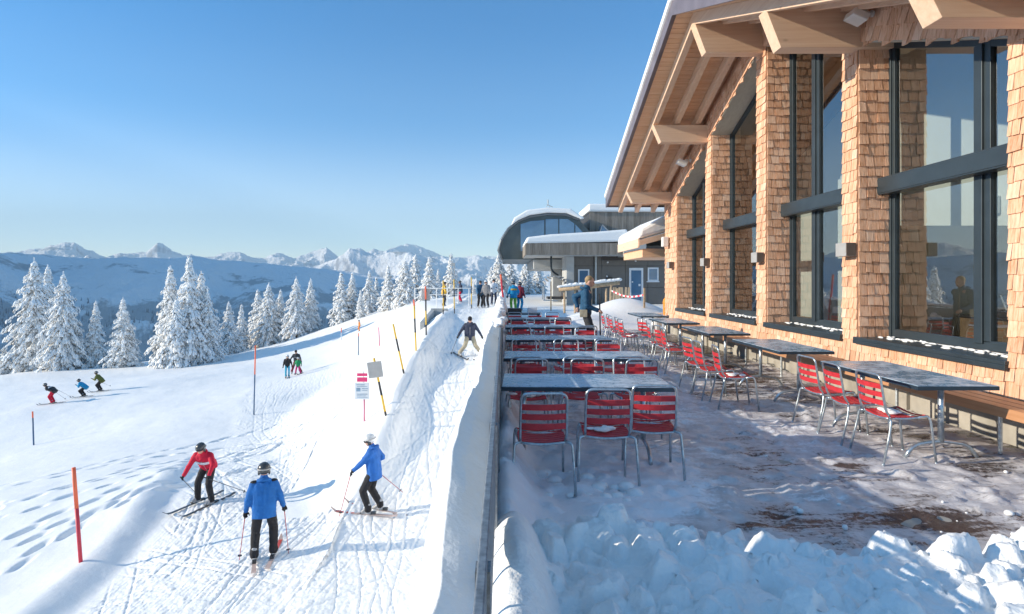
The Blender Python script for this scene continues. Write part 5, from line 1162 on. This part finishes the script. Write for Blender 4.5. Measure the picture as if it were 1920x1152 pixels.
# white railing by the queue
wr = empty('queue_railing', (-4, 40, 0), 0, 'white metal railing in front of the waiting people at the top', 'railing')
zt_ = lambda x: 1.25
m = MB(); m.tube([(-6.0, 39.5, 1.18), (-1.6, 39.5, 1.18)], .035, 6); m.tube([(-6.0, 39.5, .75), (-1.6, 39.5, .75)], .025, 6); P('rail', m, M['white_paint'], wr)
for x in np.arange(-6, -1.5, .73): m = MB(); m.tube([(x, 39.5, -1.2), (x, 39.5, 1.2)], .035, 6); P('post', m, M['white_paint'], wr)
gr = empty('crowd_barrier', (.2, 36, 0), 0, 'grey crowd barrier beyond the end of the frosted railing', 'barrier')
m = MB(); m.tube(arc_path([(-.1, 36.5, 0), (-.1, 36.5, 1.1), (.9, 36.5, 1.1), (.9, 36.5, 0)], .1), .02, 6); P('frame', m, M['galvanised'], gr)
m = MB(); 
for x in np.arange(0, .9, .12): m.tube([(x, 36.5, .2), (x, 36.5, 1.1)], .01, 5)
P('vertical_bars', m, M['galvanised'], gr)
# retaining wall left of the ramp head
rw = empty('retaining_wall', (-4.5, 30, 0), 0, 'grey concrete retaining wall on the bank behind the marker poles', 'wall')
m = MB(); m.prism([(29.0, -1.9), (34.5, -1.6), (34.5, .06), (33.0, .02), (29.0, -.35)], 'x', -4.15, -3.95); m.box(-4.15, -3.2, 33.3, 33.5, -1, .12); P('slab', m, M['pale_concrete'], rw)
# stakes and tape before the station
for i, (px, yt, yb, Y) in enumerate(((1146, 535, 566, 27), (1208, 540, 585, 24), (1033, 528, 558, 33))):
    b = W(px, yb, Y); e = empty('wooden_stake', (b.x, Y, tz(b.x, Y)), 0, ['wooden stake left of the station door holding barrier tape', 'wooden stake on the snow mound holding barrier tape', 'pale wooden stake in front of the chairlift seat'][i], 'stake')
    m = MB(); m.box(-.035, .035, -.035, .035, -.3, (VY-yt)/FPX*Y*1+EYE-e.location.z); m.build('stake', M['log_wood'], e)
tp = MB(); n = 16
for k in range(n):
    u0, u1 = k/n, (k+1)/n; f = lambda u: Vector((PX(1146, 27)*(1-u)+PX(1208, 24)*u, 27-3*u, 1.22-.28*math.sin(math.pi*u)*.6-.12*u)); a, b = f(u0), f(u1)
    tp.add([a, b, b+Vector((0, 0, .07)), a+Vector((0, 0, .07)), a+Vector((0, .004, 0)), b+Vector((0, .004, 0)), b+Vector((0, .004, .07)), a+Vector((0, .004, .07))], [(0,1,2,3),(7,6,5,4),(3,2,6,7),(1,0,4,5)], k % 2)
t = NT('tape'); t.bsdf(t.ramp(t.attr('rnd'), [(.4, (.75,.75,.75)), (.6, (.7,.05,.08))]), .5); M['tape'] = t.m
o = tp.build('barrier_tape', M['tape']); tag(o, 'sagging red and white barrier tape between two stakes by the station door', 'tape')
m = MB(); m.sphere((5.75, 20.6, .95), (.18, .2, .22), 10, 6); m.box(5.6, 5.9, 20.5, 20.7, .5, .9); o = m.build('orange_cover', M['net_orange'], bevel=.03); tag(o, 'orange bundle beside the far corner of the lodge', 'bundle')
m = MB(); m.tube([(5.05, 19.4, 0), (5.05, 19.4, .62)], .17, 14); m.tube([(5.05, 19.4, .62), (5.05, 19.4, .66)], .185, 14); o = m.build('pale_bucket', M['white_paint']); tag(o, 'pale round bucket on the snow near the far corner of the lodge', 'bucket')
# lamp column left of queue
m = MB()
for k in range(2): m.tube([(PX(847+k*5, 60), 60, -1), (PX(847+k*5, 60), 60, 3.4)], .05, 6)
m.box(PX(846, 60), PX(853, 60), 59.9, 60.1, 3.2, 3.5); e = m.build('lift_mast', M['pale_concrete']); tag(e, 'slim pale mast behind the white railing', 'mast')
hm = bpy.data.materials.new('haze'); hm.use_nodes = True; ht = hm.node_tree; ht.nodes.clear()
vo = ht.nodes.new('ShaderNodeVolumePrincipled'); vo.inputs['Color'].default_value = (.68, .88, 1.0, 1); vo.inputs['Density'].default_value = 1.25e-4
vo.inputs['Anisotropy'].default_value = .0
ho = ht.nodes.new('ShaderNodeOutputMaterial'); ht.links.new(vo.outputs[0], ho.inputs['Volume'])
hb_ = MB(); hb_.box(-9800, 9800, -6000, 9800, -460, 1080); hz_o = hb_.build('haze', hm); tag(hz_o, kind='stuff')
